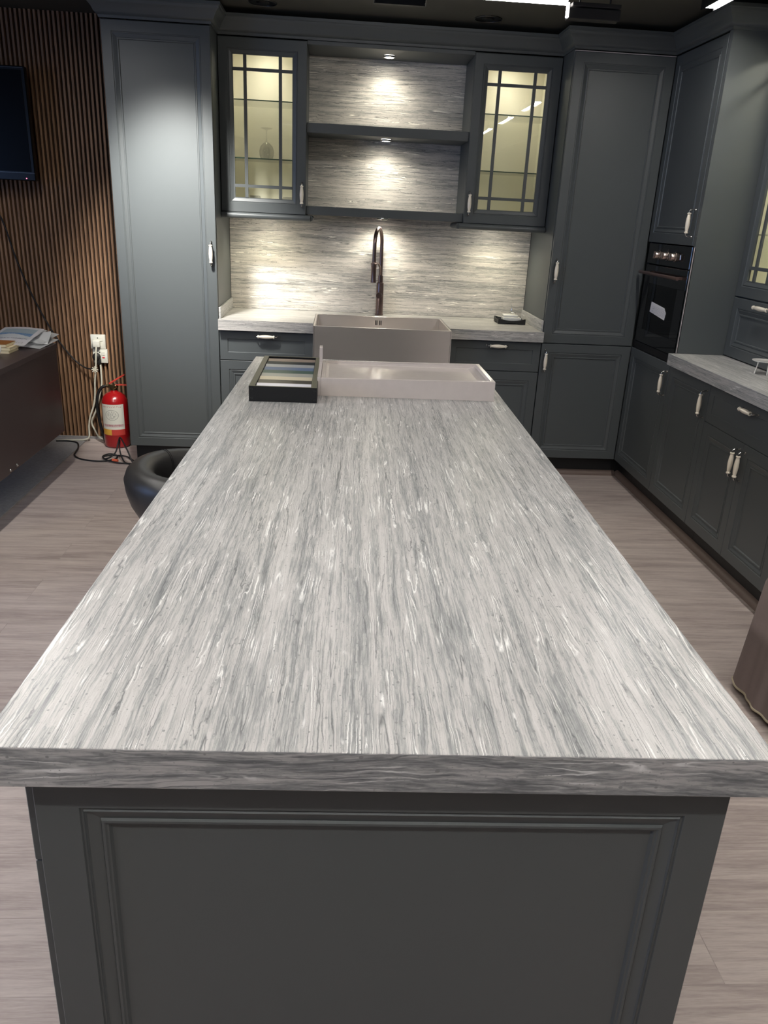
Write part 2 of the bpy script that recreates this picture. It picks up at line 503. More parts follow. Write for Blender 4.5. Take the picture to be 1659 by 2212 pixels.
def lathe(bm, prof, origin=(0, 0, 0), axis=(0, 0, 1), n=28, mi=0, a0=0, a1=2 * PI):
    """prof: (radius, height) list"""
    ax = Vector(axis).normalized(); u, w = frame_of(ax); o = Vector(origin)
    full = abs(a1 - a0 - 2 * PI) < 1e-6
    rings = []
    for r, h in prof:
        if r < 1e-6 and full:
            rings.append([bm.verts.new(o + ax * h)])
        else:
            m = n if full else n + 1
            rings.append([bm.verts.new(o + ax * h + (u * math.cos(a0 + (a1 - a0) * i / n) + w * math.sin(a0 + (a1 - a0) * i / n)) * r) for i in range(m)])
    for A, C in zip(rings, rings[1:]):
        for i in range(n):
            j = (i + 1) % n if full else i + 1
            if len(A) == 1 and len(C) == 1: continue
            if len(A) == 1: f = (A[0], C[j], C[i])
            elif len(C) == 1: f = (A[i], A[j], C[0])
            else: f = (A[i], A[j], C[j], C[i])
            bm.faces.new(f).material_index = mi
    return bm


def catmull(pts, k=6):
    P = [Vector(p) for p in pts]
    if len(P) < 3: return P
    P = [P[0] * 2 - P[1]] + P + [P[-1] * 2 - P[-2]]
    out = []
    for i in range(1, len(P) - 2):
        for j in range(k):
            t = j / k
            a, b_, c, d = P[i - 1], P[i], P[i + 1], P[i + 2]
            out.append(.5 * ((2 * b_) + (c - a) * t + (2 * a - 5 * b_ + 4 * c - d) * t * t + (3 * b_ - a - 3 * c + d) * t ** 3))
    out.append(P[-2])
    return out


def tube(bm, pts, r, n=10, mi=0, smooth=6):
    P = catmull(pts, smooth) if smooth else [Vector(p) for p in pts]
    rs = r if isinstance(r, list) else [r] * len(P)
    T = [(P[min(i + 1, len(P) - 1)] - P[max(i - 1, 0)]).normalized() for i in range(len(P))]
    u, w = frame_of(T[0]); rings = []
    for i, p in enumerate(P):
        u = (u - T[i] * u.dot(T[i])).normalized(); w = T[i].cross(u)
        rings.append([bm.verts.new(p + (u * math.cos(2 * PI * k / n) + w * math.sin(2 * PI * k / n)) * rs[i]) for k in range(n)])
    for A, C in zip(rings, rings[1:]):
        for i in range(n): bm.faces.new((A[i], A[(i + 1) % n], C[(i + 1) % n], C[i])).material_index = mi
    bm.faces.new(rings[0][::-1]).material_index = mi; bm.faces.new(rings[-1]).material_index = mi
    return bm


def torus(bm, c, R, r, axis=(0, 0, 1), n=36, k=10, mi=0):
    c = Vector(c); ax = Vector(axis).normalized(); u, w = frame_of(ax); rings = []
    for i in range(n):
        d = u * math.cos(2 * PI * i / n) + w * math.sin(2 * PI * i / n)
        rings.append([bm.verts.new(c + d * (R + r * math.cos(2 * PI * j / k)) + ax * r * math.sin(2 * PI * j / k)) for j in range(k)])
    for i in range(n):
        A, C = rings[i], rings[(i + 1) % n]
        for j in range(k): bm.faces.new((A[j], A[(j + 1) % k], C[(j + 1) % k], C[j])).material_index = mi


def prism(bm, pts, z0, z1, mi=0):
    A = [bm.verts.new((x, y, z0)) for x, y in pts]; C = [bm.verts.new((x, y, z1)) for x, y in pts]
    n = len(pts)
    for i in range(n): bm.faces.new((A[i], A[(i + 1) % n], C[(i + 1) % n], C[i])).material_index = mi
    bm.faces.new(A[::-1]).material_index = mi; bm.faces.new(C).material_index = mi


# door plane: o = lower-left corner at the BACK of the door, u = along width, v = up, n = outward
FRONT = (Vector((1, 0, 0)), Vector((0, 0, 1)), Vector((0, -1, 0)))      # faces the camera
LEFTW = (Vector((0, -1, 0)), Vector((0, 0, 1)), Vector((-1, 0, 0)))     # right run, faces -x
T_ = .020
DOOR = [(0, 0), (0, .0185), (.0015, .02), (.050, .02), (.0525, .0165), (.056, .0165), (.058, .0185), (.076, .0125), (.078, .0155), (.083, .0155), (.0865, .0105)]
DRAWER = [(0, 0), (0, .0185), (.0015, .02), (.045, .02), (.048, .0155)]
GLASSD = [(0, 0), (0, .0185), (.0015, .02), (.050, .02), (.0525, .0165), (.056, .0165), (.058, .0185), (.074, .0125), (.079, .0125), (.079, 0)]


def panel(bm, O, fr, w, h, rings=DOOR, mi=0, fill=True):
    u, v, n = fr; O = Vector(O); R = []
    for a, d in rings:
        R.append([bm.verts.new(O + u * x + v * y + n * d) for x, y in ((a, a), (w - a, a), (w - a, h - a), (a, h - a))])
    for A, C in zip(R, R[1:]):
        for i in range(4): bm.faces.new((A[i], A[(i + 1) % 4], C[(i + 1) % 4], C[i])).material_index = mi
    if fill:
        bm.faces.new(R[-1]).material_index = mi
        bm.faces.new(R[0][::-1]).material_index = mi
    else:
        A, C = R[-1], R[0]
        for i in range(4): bm.faces.new((A[i], A[(i + 1) % 4], C[(i + 1) % 4], C[i])).material_index = mi
    return bm


def handle(parent, c, axis, out, span=.132):
    """cream ceramic barrel on bent chrome arms; c = point on the door face"""
    bm = B(); a = Vector(axis).normalized(); o = Vector(out).normalized(); c = Vector(c) + o * .030
    k = span / .132
    prof = [(0, -.049), (.0085, -.049), (.0100, -.0465), (.0098, -.043), (.0072, -.040), (.0078, -.036), (.0100, -.022), (.0114, 0), (.0100, .022), (.0078, .036), (.0072, .040), (.0098, .043), (.0100, .0465), (.0085, .049), (0, .049)]
    lathe(bm, [(r, h * k) for r, h in prof], c, a, 20, 0)
    for s in (-1, 1):
        tube(bm, [c + a * s * .048 * k, c + a * s * .055 * k, c + a * s * .061 * k - o * .004, c + a * s * .064 * k - o * .014, c + a * s * .064 * k - o * .030], .0036, 10, 1, 5)
        cyl(bm, c + a * s * .064 * k - o * .030, c + a * s * .064 * k - o * .026, .0065, .0055, 12, 1)
        lathe(bm, [(0, 0), (.0052, .0005), (.0048, .003), (0, .0042)], c + a * s * .049 * k, a * s, 12, 1)
    return mesh_obj('handle', bm, ['ceramic', 'chrome'], parent, 'cream ceramic handle on chrome arms', True)


def door(parent, O, fr, w, h, rings=DOOR, name='door', m='cabinet_paint', hnd=None, haxis='v', pale=None, span=.132):
    bm = B(); panel(bm, O, fr, w, h, rings)
    d = mesh_obj(name, bm, [m], parent)
    u, v, n = fr
    if hnd:
        c = Vector(O) + u * hnd[0] + v * hnd[1] + n * .02
        handle(d, c, v if haxis == 'v' else u, n, span)
    return d


# ---------------------------------------------------------------- dimensions (metres)
XL, XR1, XD = -.751, 1.167, 1.722       # inner faces of the tall cabinets, face of the right run
XLL = -1.306
YT = 3.940                               # door face of the tall cabinets
YU = 4.168                               # door face of wall cabinets
YB = 4.512                               # backsplash face
YC = 3.903                               # counter front
ZC, ZS = .900, .841
ZT = 2.374                               # top of tall doors
ZD = .120                                # bottom of doors
RW = 2.33                                # right wall
HX = 1.974                               # face of the hutch on the right counter
ZCEIL = 2.50

# ---------------------------------------------------------------- the room
struct('floor', box(B(), -4.2, RW + .02, -4.2, 4.56, -.05, 0), 'laminate_floor')
struct('ceiling', box(B(), -4.2, RW + .02, -4.2, 4.56, ZCEIL, ZCEIL + .05), 'ceiling_black')
wb = struct('wall_back', box(B(), -4.2, RW + .02, 4.53, 4.60, 0, ZCEIL), 'felt_black')
struct('wall_right', box(B(), RW, RW + .06, -4.2, 4.56, 0, ZCEIL), 'wall_dark')
struct('wall_front', box(B(), -4.2, RW + .02, -4.26, -4.2, 0, ZCEIL), 'wall_grey')
bm = B()   # left wall with a window opening
box(bm, -4.26, -4.2, -4.2, -1.0, 0, ZCEIL); box(bm, -4.26, -4.2, 1.2, 4.56, 0, ZCEIL)
box(bm, -4.26, -4.2, -1.0, 1.2, 0, .8); box(bm, -4.26, -4.2, -1.0, 1.2, 2.2, ZCEIL)
struct('wall_left', bm, 'wall_grey')
bm = B(); box(bm, -4.25, -4.24, -1.0, 1.2, .8, 2.2)
wn = struct('window_1', bm, 'window_sky')
bm = B()
for y in (-1.0, .065, 1.13): box(bm, -4.24, -4.18, y, y + .07, .8, 2.2)
box(bm, -4.24, -4.18, -1.0, 1.2, .8, .86); box(bm, -4.24, -4.18, -1.0, 1.2, 2.14, 2.2)
mesh_obj('window_frame', bm, 'wall_dark', wn)
# slat cladding left of the tall cabinets
bm = B()
x = -2.95
while x < XLL - .005:
    box(bm, x, x + .0125, 4.500, 4.530, .004, ZCEIL - .002)
    x += .0262
mesh_obj('slat_cladding', bm, 'slat_wood', wb, 'vertical brown wood slats over black felt')
struct('trim_1', box(B(), -2.95, XLL - .15, 4.478, 4.499, 0, .012), 'carpet')
bm = B(); box(bm, -4.18, -1.722, -4.15, 4.47, 0, .006, .002)
o = mesh_obj('carpet', bm, 'carpet')
tag(o, 'dark grey carpet lying under the dark desk, left of the laminate', 'carpet')

# ---------------------------------------------------------------- left tall cabinet
t = thing('tall_cabinet', 'tall dark grey cabinet with one full-height panelled door, beside the slatted wall', 'cabinet', ((XLL + XL) / 2, 4.2, 0))
bm = B(); box(bm, XLL, XL, YT + .022, YB, ZD - .004, ZT + .004, .001)
mesh_obj('body', bm, 'cabinet_paint', t)
door(t, (XLL + .001, YT + .02, ZD), FRONT, XL - XLL - .003, ZT - ZD - .002, hnd=(.525, 1.137))
mesh_obj('toe_kick', box(B(), XLL + .02, XL, YT + .06, YT + .08, 0, ZD - .004), 'plinth_black', t)

# ---------------------------------------------------------------- right tall cabinet
t = thing('tall_cabinet', 'tall dark grey two-door cabinet right of the sink run, in the corner', 'cabinet', ((XR1 + XD) / 2, 4.2, 0))
bm = B(); box(bm, XR1, XD + .02, YT + .022, YB, ZD - .004, ZT + .004, .001)
mesh_obj('body', bm, 'cabinet_paint', t)
ZSP = .834
w = XD - XR1 - .006
door(t, (XR1 + .003, YT + .02, ZSP + .002), FRONT, w, ZT - ZSP - .008, name='upper_door', hnd=(.027, .414))
door(t, (XR1 + .003, YT + .02, ZD), FRONT, w, ZSP - ZD - .003, name='lower_door', hnd=(.025, .608))
mesh_obj('toe_kick', box(B(), XR1, XD + .07, YT + .06, YT + .08, 0, ZD - .004), 'plinth_black', t)
bm = B(); box(bm, XR1 + .003, XD - .003, YT + .003, YT + .021, ZT - .0045, ZT - .0005)  # light caught on the door's top edge, drawn as a pale strip
mesh_obj('edge_strip', bm, 'edge_pale', t, 'pale strip for the light caught along the top edge of the door')

# ---------------------------------------------------------------- oven column (right run)
YO0, YO1 = 3.292, YT          # near and far end
t = thing('oven_cabinet', 'tall dark grey cabinet column holding the built-in black oven', 'cabinet', (2.03, 3.62, 0))
ZO0, ZO1 = .836, 1.431
bm = B()
box(bm, XD + .022, RW - .002, YO0 + .046, YT + .018, ZD - .004, ZO0 - .004, .001)          # lower carcass
box(bm, XD + .022, RW - .002, YO0 + .0185, YT + .018, ZO1 + .003, ZT + .004, .001)                 # upper carcass
box(bm, XD + .001, RW - .002, YO0, YO0 + .018, ZC + .001, ZT + .004)                      # side gable beside the oven
box(bm, RW - .05, RW - .002, YO0 + .018, YT + .018, ZO0 - .004, ZO1 + .003)                # rear panel
box(bm, XD + .022, RW - .05, YT + .004, YT + .018, ZO0 - .004, ZO1 + .003)                 # far gable
box(bm, XD + .001, XD + .022, YO0 + .0185, YO0 + .036, ZO1 + .003, ZT + .004)
mesh_obj('body', bm, 'cabinet_paint', t)
bm = B(); box(bm, XD - .001, XD + .0048, YO0, YO0 + .005, ZC + .001, ZO1)  # pale strip along the front edge of the side panel
mesh_obj('edge_strip', bm, 'edge_pale', t, 'pale edge of the side panel beside the oven')
door(t, (XD + .02, YT - .003, ZO1 + .004), LEFTW, YT - 3.333, ZT - ZO1 - .006, name='upper_door', hnd=(.575, .106))
door(t, (XD + .02, YT - .003, ZD), LEFTW, YT - 3.345, ZO0 - ZD - .004, name='lower_door', hnd=(.573, .607))
mesh_obj('toe_kick', box(B(), XD + .06, XD + .08, 3.342, YT + .078, 0, ZD - .004), 'plinth_black', t)

# ---------------------------------------------------------------- oven
t = thing('built_in_oven', 'black built-in electric oven with three steel knobs, in the corner column', 'oven', (1.9, 3.63, ZO0))
bm = B()
y0, y1 = 3.330, YT - .004
XO = XD + .004
box(bm, XO + .018, XD + .50, y0 + .01, y1 - .01, ZO0 + .002, ZO0 + .06)
box(bm, XO + .018, XD + .50, y0 + .01, y1 - .01, ZO1 - .115, ZO1 - .002)
box(bm, XO + .018, XD + .50, y0 + .01, y0 + .05, ZO0 + .06, ZO1 - .115)
box(bm, XO + .018, XD + .50, y1 - .05, y1 - .01, ZO0 + .06, ZO1 - .115)
box(bm, XD + .46, XD + .50, y0 + .05, y1 - .05, ZO0 + .06, ZO1 - .115)
mesh_obj('body', bm, 'matte_black', t)
bm = B(); box(bm, XO, XO + .018, y0 + .0, y1, ZO1 - .112, ZO1 - .001, .002)
cp = mesh_obj('control_panel', bm, 'oven_black', t, 'glossy black control panel with tick marks')
for yy in (3.747, 3.634, 3.523):
    bm = B(); box(bm, XO - .0006, XO + .0002, yy - .002, yy + .002, ZO1 - .036, ZO1 - .022); mesh_obj('dial_mark', bm, 'oven_trim', cp)
bm = B(); box(bm, XO - .0006, XO + .0002, 3.425, 3.452, 1.353, 1.392); mesh_obj('button_surround', bm, 'oven_trim', cp)
for yy in (3.747, 3.634, 3.523):
    bm = B()
    lathe(bm, [(0, .030), (.0185, .030), (.0205, .026), (.0215, .006), (.025, .004), (.025, 0), (0, 0)], (XO, yy, 1.371), (-1, 0, 0), 28, 0)
    box(bm, XO - .036, XO - .028, yy - .0035, yy + .0035, 1.352, 1.390, .001)
    mesh_obj('knob', bm, 'knob_steel', cp, None, True)
bm = B(); box(bm, XO - .012, XO, 3.431, 3.445, 1.360, 1.386, .002)
mesh_obj('button', bm, 'knob_steel', cp)
# door: frame round a glass window
bm = B()
dz0, dz1 = .879, ZO1 - .118
box(bm, XO, XO + .016, y0, y1, dz0, dz0 + .075, .001); box(bm, XO, XO + .016, y0, y1, dz1 - .10, dz1, .001)
box(bm, XO, XO + .016, y0, y0 + .10, dz0 + .075, dz1 - .10); box(bm, XO, XO + .016, y1 - .10, y1, dz0 + .075, dz1 - .10)
od = mesh_obj('door', bm, 'oven_black', t, 'glossy black glass oven door')
mesh_obj('glass_pane', box(B(), XO + .001, XO + .005, y0 + .10, y1 - .10, dz0 + .075, dz1 - .10), 'oven_glass', od)
bm = B()
tube(bm, [(XO - .038, y0 + .03, dz1 - .043), (XO - .038, y1 - .03, dz1 - .043)], .009, 12, 0, 0)
for yy in (y0 + .07, y1 - .07): box(bm, XO - .034, XO + .001, yy - .012, yy + .012, dz1 - .050, dz1 - .036, .001)
mesh_obj('handle', bm, 'oven_handle', od, 'brushed rose-grey metal bar handle', True)
bm = B()
u0, u1 = 3.749, 3.525
a = bm.verts.new((XO - .0012, u0, 1.118)); b_ = bm.verts.new((XO - .0012, u1 + .03, 1.102)); c = bm.verts.new((XO - .0012, u1, 1.078)); d = bm.verts.new((XO - .0012, u1 + .01, 1.040)); e = bm.verts.new((XO - .0012, u0 + .008, 1.062))
f = bm.faces.new((a, b_, c, d, e))
r = bmesh.ops.extrude_face_region(bm, geom=[f])
for v_ in r['geom']:
    if isinstance(v_, bmesh.types.BMVert): v_.co.x += .0010
uvl = bm.loops.layers.uv.new()
for f_ in bm.faces:
    for l in f_.loops: l[uvl].uv = ((l.vert.co.y - 3.5) / .25, (l.vert.co.z - 1.03) / .09)
mesh_obj('sticker', bm, 'paper_note', od, 'white paper sticker on the door glass')
bm = B()
for zz in (1.0, 1.08, 1.16):
    tube(bm, [(XD + .06, y0 + .06, zz), (XD + .06, y1 - .06, zz)], .003, 8, 0, 0)
    tube(bm, [(XD + .40, y0 + .06, zz), (XD + .40, y1 - .06, zz)], .003, 8, 0, 0)
    for k in range(9):
        yy = y0 + .09 + k * (y1 - y0 - .18) / 8
        tube(bm, [(XD + .06, yy, zz), (XD + .40, yy, zz)], .0015, 6, 0, 0)
mesh_obj('rack', bm, 'chrome', t, 'wire racks seen faintly behind the glass')
mesh_obj('bottom_trim', box(B(), XO + .001, XO + .018, y0, y1, ZO0 + .001, dz0 - .003, .001), 'oven_trim', t)

# ---------------------------------------------------------------- right base run
t = thing('base_cabinet', 'dark grey base cabinet with one tall door, right run next to the oven column', 'cabinet', (2.03, 3.09, 0))
bm = B(); box(bm, XD + .022, RW - .002, 2.838, 3.336, ZD - .004, ZS - .001, .001); mesh_obj('body', bm, 'cabinet_paint', t)
door(t, (XD + .02, 3.337, ZD), LEFTW, .498, ZS - ZD - .012, hnd=(.473, .608))
mesh_obj('toe_kick', box(B(), XD + .06, XD + .08, 2.838, 3.3415, 0, ZD - .004), 'plinth_black', t)
t = thing('base_cabinet', 'dark grey base cabinet with a drawer over two doors, right run', 'cabinet', (2.03, 2.43, 0))
bm = B(); box(bm, XD + .022, RW - .002, 2.032, 2.837, ZD - .004, ZS - .001, .001); mesh_obj('body', bm, 'cabinet_paint', t)
door(t, (XD + .02, 2.836, .653), LEFTW, .803, ZS - .653 - .009, DRAWER, 'drawer', hnd=(.403, .142), haxis='u')
door(t, (XD + .02, 2.836, ZD), LEFTW, .401, .650 - ZD, hnd=(.375, .435))
door(t, (XD + .02, 2.433, ZD), LEFTW, .400, .650 - ZD, hnd=(.028, .435))
mesh_obj('toe_kick', box(B(), XD + .06, XD + .08, 2.032, 2.837, 0, ZD - .004), 'plinth_black', t)
t = thing('base_cabinet', 'dark grey base cabinet nearest the right edge of the photo', 'cabinet', (2.03, 1.63, 0))
bm = B(); box(bm, XD + .022, RW - .002, 1.232, 2.031, ZD - .004, ZS - .001, .001); mesh_obj('body', bm, 'cabinet_paint', t)
door(t, (XD + .02, 2.029, .653), LEFTW, .795, ZS - .653 - .009, DRAWER, 'drawer', hnd=(.40, .142), haxis='u')
door(t, (XD + .02, 2.029, ZD), LEFTW, .397, .650 - ZD, hnd=(.372, .435))
door(t, (XD + .02, 1.630, ZD), LEFTW, .396, .650 - ZD, hnd=(.025, .435))
mesh_obj('toe_kick', box(B(), XD + .06, XD + .08, 1.232, 2.031, 0, ZD - .004), 'plinth_black', t)
# wood quarter mouldings at the foot of the kicks
def qround(bm, p0, p1, side, r=.026):
    p0, p1 = Vector(p0), Vector(p1); s = Vector(side); up = Vector((0, 0, 1)); n = 6
    A = []
    for p in (p0, p1):
        ring = [bm.verts.new(p)] + [bm.verts.new(p + s * r * math.cos(PI / 2 * i / n) + up * r * math.sin(PI / 2 * i / n)) for i in range(n + 1)]
        A.append(ring)
    m = len(A[0])
    for i in range(m): bm.faces.new((A[0][i], A[0][(i + 1) % m], A[1][(i + 1) % m], A[1][i]))
    bm.faces.new(A[0][::-1]); bm.faces.new(A[1])
bm = B(); qround(bm, (XD + .06, 1.232, 0), (XD + .06, YT + .06, 0), (-1, 0, 0), .03)
struct('trim_2', bm, 'wood_trim', smooth=True)
bm = B(); qround(bm, (XR1, YT + .06, 0), (XD + .03, YT + .06, 0), (0, -1, 0), .03)
struct('trim_3', bm, 'wood_trim', smooth=True)

# right worktop
bm = B(); box(bm, 1.680, RW - .001, 1.20, YO0 - .0015, ZS, ZC, .0012)
o = mesh_obj('worktop', bm, 'stone_along_y')
tag(o, 'veined grey stone worktop on the right-hand run of cabinets', 'worktop')

# hutch on the right worktop
t = thing('hutch_cabinet', 'dark grey hutch with lit glass doors over a drawer, on the right worktop', 'cabinet', (2.15, 2.9, ZC))
ya, yb_ = 2.45, YO0 - .002
bm = B()
box(bm, HX + .022, RW - .002, ya, yb_, ZC + .001, 1.215)
box(bm, HX + .022, RW - .002, yb_ - .018, yb_, 1.215, ZT)
box(bm, HX + .022, RW - .002, ya, ya + .018, 1.215, ZT)
box(bm, HX + .022, RW - .002, ya, yb_, ZT - .02, ZT + .004)
mesh_obj('body', bm, 'cabinet_paint', t)
bm = B(); box(bm, RW - .012, RW - .004, ya + .018, yb_ - .018, 1.215, ZT - .02)
box(bm, HX + .03, RW - .012, yb_ - .023, yb_ - .019, 1.215, ZT - .02); box(bm, HX + .03, RW - .012, ya + .019, ya + .023, 1.215, ZT - .02)
box(bm, HX + .03, RW - .012, ya + .023, yb_ - .023, 1.215, 1.22)
mesh_obj('interior_lining', bm, 'cream_lining', t, 'cream inside faces')
door(t, (HX + .02, yb_ - .002, ZC + .006), LEFTW, yb_ - ya - .004, .293, DOOR, 'drawer', hnd=(.33, .268), haxis='u', span=.18)


def glass_door(parent, O, fr, w, h, hnd=None, nv=(.135, .135), nh=(.135, .135), flush=0):
    bm = B(); panel(bm, O, fr, w, h, GLASSD, fill=False)
    d = mesh_obj('glass_door', bm, 'cabinet_paint', parent)
    u, v, n = fr; O = Vector(O); ins = .079

    def bar(x0, x1, y0, y1):
        b2 = B(); vs = bmesh.ops.create_cube(b2, size=1)['verts']
        for q in vs:
            q.co = O + u * (x0 + (q.co.x + .5) * (x1 - x0)) + v * (y0 + (q.co.y + .5) * (y1 - y0)) + n * (.006 + (q.co.z + .5) * .010)
        me = bpy.data.meshes.new('t'); b2.to_mesh(me); b2.free(); return me
    bm = B()
    xs = [w * .5 - w * .225, w * .5 + w * .225]
    xs = [.145, w - .145]
    ys = [.141, h - .150]
    for xx in xs: bm.from_mesh(bar(xx - .009, xx + .009, ins, h - ins))
    segs = [(ins, xs[0] - .009), (xs[0] + .009, xs[1] - .009), (xs[1] + .009, w - ins)]
    for yy in ys:
        for a_, b_ in segs: bm.from_mesh(bar(a_, b_, yy - .008, yy + .008))
    mesh_obj('glazing_bar', bm, 'cabinet_paint', d)
    bm = B(); vs = bmesh.ops.create_cube(bm, size=1)['verts']
    for q in vs:
        q.co = O + u * (ins + (q.co.x + .5) * (w - 2 * ins)) + v * (ins + (q.co.y + .5) * (h - 2 * ins)) + n * (.001 + (q.co.z + .5) * .004)
    mesh_obj('glass_pane', bm, 'pane_glass', d)
    if hnd: handle(d, O + u * hnd[0] + v * hnd[1] + n * .02, v, n)
    return d


glass_door(t, (HX + .02, yb_ - .002, 1.206), LEFTW, .42, ZT - 1.206 - .004)
glass_door(t, (HX + .02, yb_ - .424, 1.206), LEFTW, .41, ZT - 1.206 - .004)
for zz in (1.50, 1.78, 2.07):
    mesh_obj('glass_shelf', box(B(), HX + .04, RW - .013, ya + .024, yb_ - .024, zz, zz + .006), ['shelf_glass'], t)
area('hutch_lamp', (2.14, 2.87, ZT - .03), (0, 0, 0), .1, .6, CABL * 2.0, WARM, t)
mesh_obj('lamp_strip', box(B(), 2.12, 2.16, 2.6, 3.15, ZT - .028, ZT - .0205), 'puck_glow', t)

# ---------------------------------------------------------------- wall cabinets with glass doors
ZU0, ZU1 = 1.484, 2.371


def wall_cabinet(xa, xb, label, hx, pucky):
    t = thing('wall_cabinet', label, 'cabinet', ((xa + xb) / 2, 4.34, ZU0))
    bm = B()
    y0_ = YU + .021
    box(bm, xa, xa + .016, y0_, YB - .002, ZU0, ZU1 + .004); box(bm, xb - .016, xb, y0_, YB - .002, ZU0, ZU1 + .004)
    box(bm, xa + .016, xb - .016, y0_, YB - .002, ZU0, ZU0 + .018); box(bm, xa + .016, xb - .016, y0_, YB - .002, ZU1 - .016, ZU1 + .004)
    mesh_obj('body', bm, 'cabinet_paint', t)
    bm = B()
    box(bm, xa + .0165, xb - .0165, YB - .010, YB - .003, ZU0 + .018, ZU1 - .017)
    box(bm, xa + .0165, xa + .020, y0_ + .001, YB - .010, ZU0 + .018, ZU1 - .017); box(bm, xb - .020, xb - .0165, y0_ + .001, YB - .010, ZU0 + .018, ZU1 - .017)
    box(bm, xa + .020, xb - .020, y0_ + .001, YB - .010, ZU0 + .0185, ZU0 + .022); box(bm, xa + .020, xb - .020, y0_ + .001, YB - .010, ZU1 - .021, ZU1 - .017)
    mesh_obj('interior_lining', bm, 'cream_lining', t, 'cream inside faces lit from above')
    glass_door(t, (xa + .001, YU + .02, ZU0 + .001), FRONT, xb - xa - .002, ZU1 - ZU0 - .003, hnd=(hx, .108))
    for zz in (2.075, 1.777):
        s = mesh_obj('glass_shelf', box(B(), xa + .021, xb - .021, y0_ + .006, YB - .012, zz - .006, zz), 'shelf_glass', t)
        mesh_obj('glass_edge', box(B(), xa + .021, xb - .021, y0_ + .0045, y0_ + .0059, zz - .006, zz), 'green_edge', s, 'greenish front edge of the glass')
    # rounded light rail
    bm = B()
    x0_, x1_ = xa, xb
    if hx > .25: x1_ = xb + .026
    else: x0_ = xa - .026
    box(bm, x0_, x1_, 4.160, YB - .06, 1.467, ZU0 - .001)
    box(bm, x0_, x1_, 4.160, 4.180, 1.450, ZU0 - .001)
    tube(bm, [(x0_, 4.160, 1.4665), (x1_, 4.160, 1.4665)], .0165, 16, 0, 0)
    ex, sg = (x1_, 1) if hx > .25 else (x0_, -1)
    tube(bm, [(ex, 4.160, 1.4665), (ex, 4.42, 1.4665)], .0165, 16, 0, 0)
    mesh_obj('light_rail', bm, 'cabinet_paint', t, None, True)
    cx = (xa + xb) / 2
    bm = B(); cyl(bm, (cx, 4.35, ZU1 - .021), (cx, 4.35, ZU1 - .030), .032, .030, 24)
    mesh_obj('lamp', bm, 'puck_glow', t, 'round puck lamp in the cabinet top')
    spot('cabinet_lamp', (cx, 4.33, ZU1 - .034), (cx, 4.37, 1.4), math.radians(130), .8, CABL * 2.2, WARM, .02, t)
    bm = B(); cyl(bm, (cx + pucky, 4.31, 1.467), (cx + pucky, 4.31, 1.458), .032, .030, 24)
    mesh_obj('lamp', bm, 'puck_glow', t, 'round puck lamp under the cabinet')
    spot('undercabinet_lamp', (cx + pucky, 4.31, 1.452), (cx + pucky, 4.34, .9), math.radians(150), 1.0, PUCK * .8, WARM2, .03, t)
    return t


wall_cabinet(-.748, -.262, 'dark grey wall cabinet with a lit glazed door, left of the open shelves', .462, .0)
wall_cabinet(.669, 1.163, 'dark grey wall cabinet with a lit glazed door, right of the open shelves', .024, .0)

# open shelves between them
bm = B(); box(bm, -.2605, .6675, YU + .012, YB - .001, ZT - .016, ZT + .004, .001)
o = mesh_obj('soffit_board', bm, 'cabinet_paint')
tag(o, 'dark grey board closing the top of the open niche under the cornice', 'board')
for z0_, z1_, lb in ((1.924, 1.975, 'dark grey open shelf, upper of the two between the glass cabinets'), (1.488, 1.536, 'dark grey open shelf, lower of the two, above the tap')):
    bm = B(); box(bm, -.2605, .6675, YU + .022, YB - .001, z0_, z1_, .0015)
    o = mesh_obj('open_shelf', bm, 'cabinet_paint'); tag(o, lb, 'shelf', 'open shelves above the sink')
for zz, lb in ((ZT - .016, 'round lit puck lamp under the niche top board'), (1.924, 'round lit puck lamp under the upper open shelf'), (1.488, 'round lit puck lamp under the lower open shelf, above the tap')):
    t = thing('puck_light', lb, 'lamp', (.2, 4.36, zz - .012), 0, 'puck lamps in the middle niche')
    bm = B(); torus(bm, (.2, 4.36, zz - .006), .031, .0055, n=28)
    mesh_obj('rim', bm, 'chrome', t, None, True)
    bm = B(); cyl(bm, (.2, 4.36, zz - .001), (.2, 4.36, zz - .009), .029, .026, 24)
    mesh_obj('diffuser', bm, 'puck_glow', t)
    spot('puck_lamp', (.2, 4.36, zz - .014), (.2, 4.36, 0), math.radians(150), 1.0, PUCK * (1.7 if zz < 1.5 else 1.15), WARM, .02, t)

# ---------------------------------------------------------------- backsplash
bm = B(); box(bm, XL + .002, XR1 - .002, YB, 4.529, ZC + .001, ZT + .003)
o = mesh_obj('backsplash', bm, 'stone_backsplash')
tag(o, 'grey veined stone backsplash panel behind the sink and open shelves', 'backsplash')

# back worktop: two arms around the sink, joined behind it
SX0, SX1, SY0, SY1 = -.200, .602, 3.812, 4.372
bm = B()
prism(bm, [(XL + .001, YC), (SX0 - .001, YC), (SX0 - .001, SY1 + .001), (SX1 + .001, SY1 + .001), (SX1 + .001, YC), (XR1 - .001, YC), (XR1 - .001, YB - .001), (XL + .001, YB - .001)], ZS, ZC)
o = mesh_obj('worktop', bm, 'stone_along_x')
tag(o, 'veined pale stone worktop of the sink run along the back wall', 'worktop')
for xa, xb, lb in ((XL + .001, XL + .012, 'short veined stone upstand at the left end of the sink worktop'), (XR1 - .012, XR1 - .001, 'short veined stone upstand at the right end of the sink worktop')):
    bm = B(); box(bm, xa, xb, YC + .042, YB - .001, ZC + .0005, ZC + .064, .001)
    o = mesh_obj('upstand', bm, 'stone_along_y'); tag(o, lb, 'upstand', 'worktop end upstands')

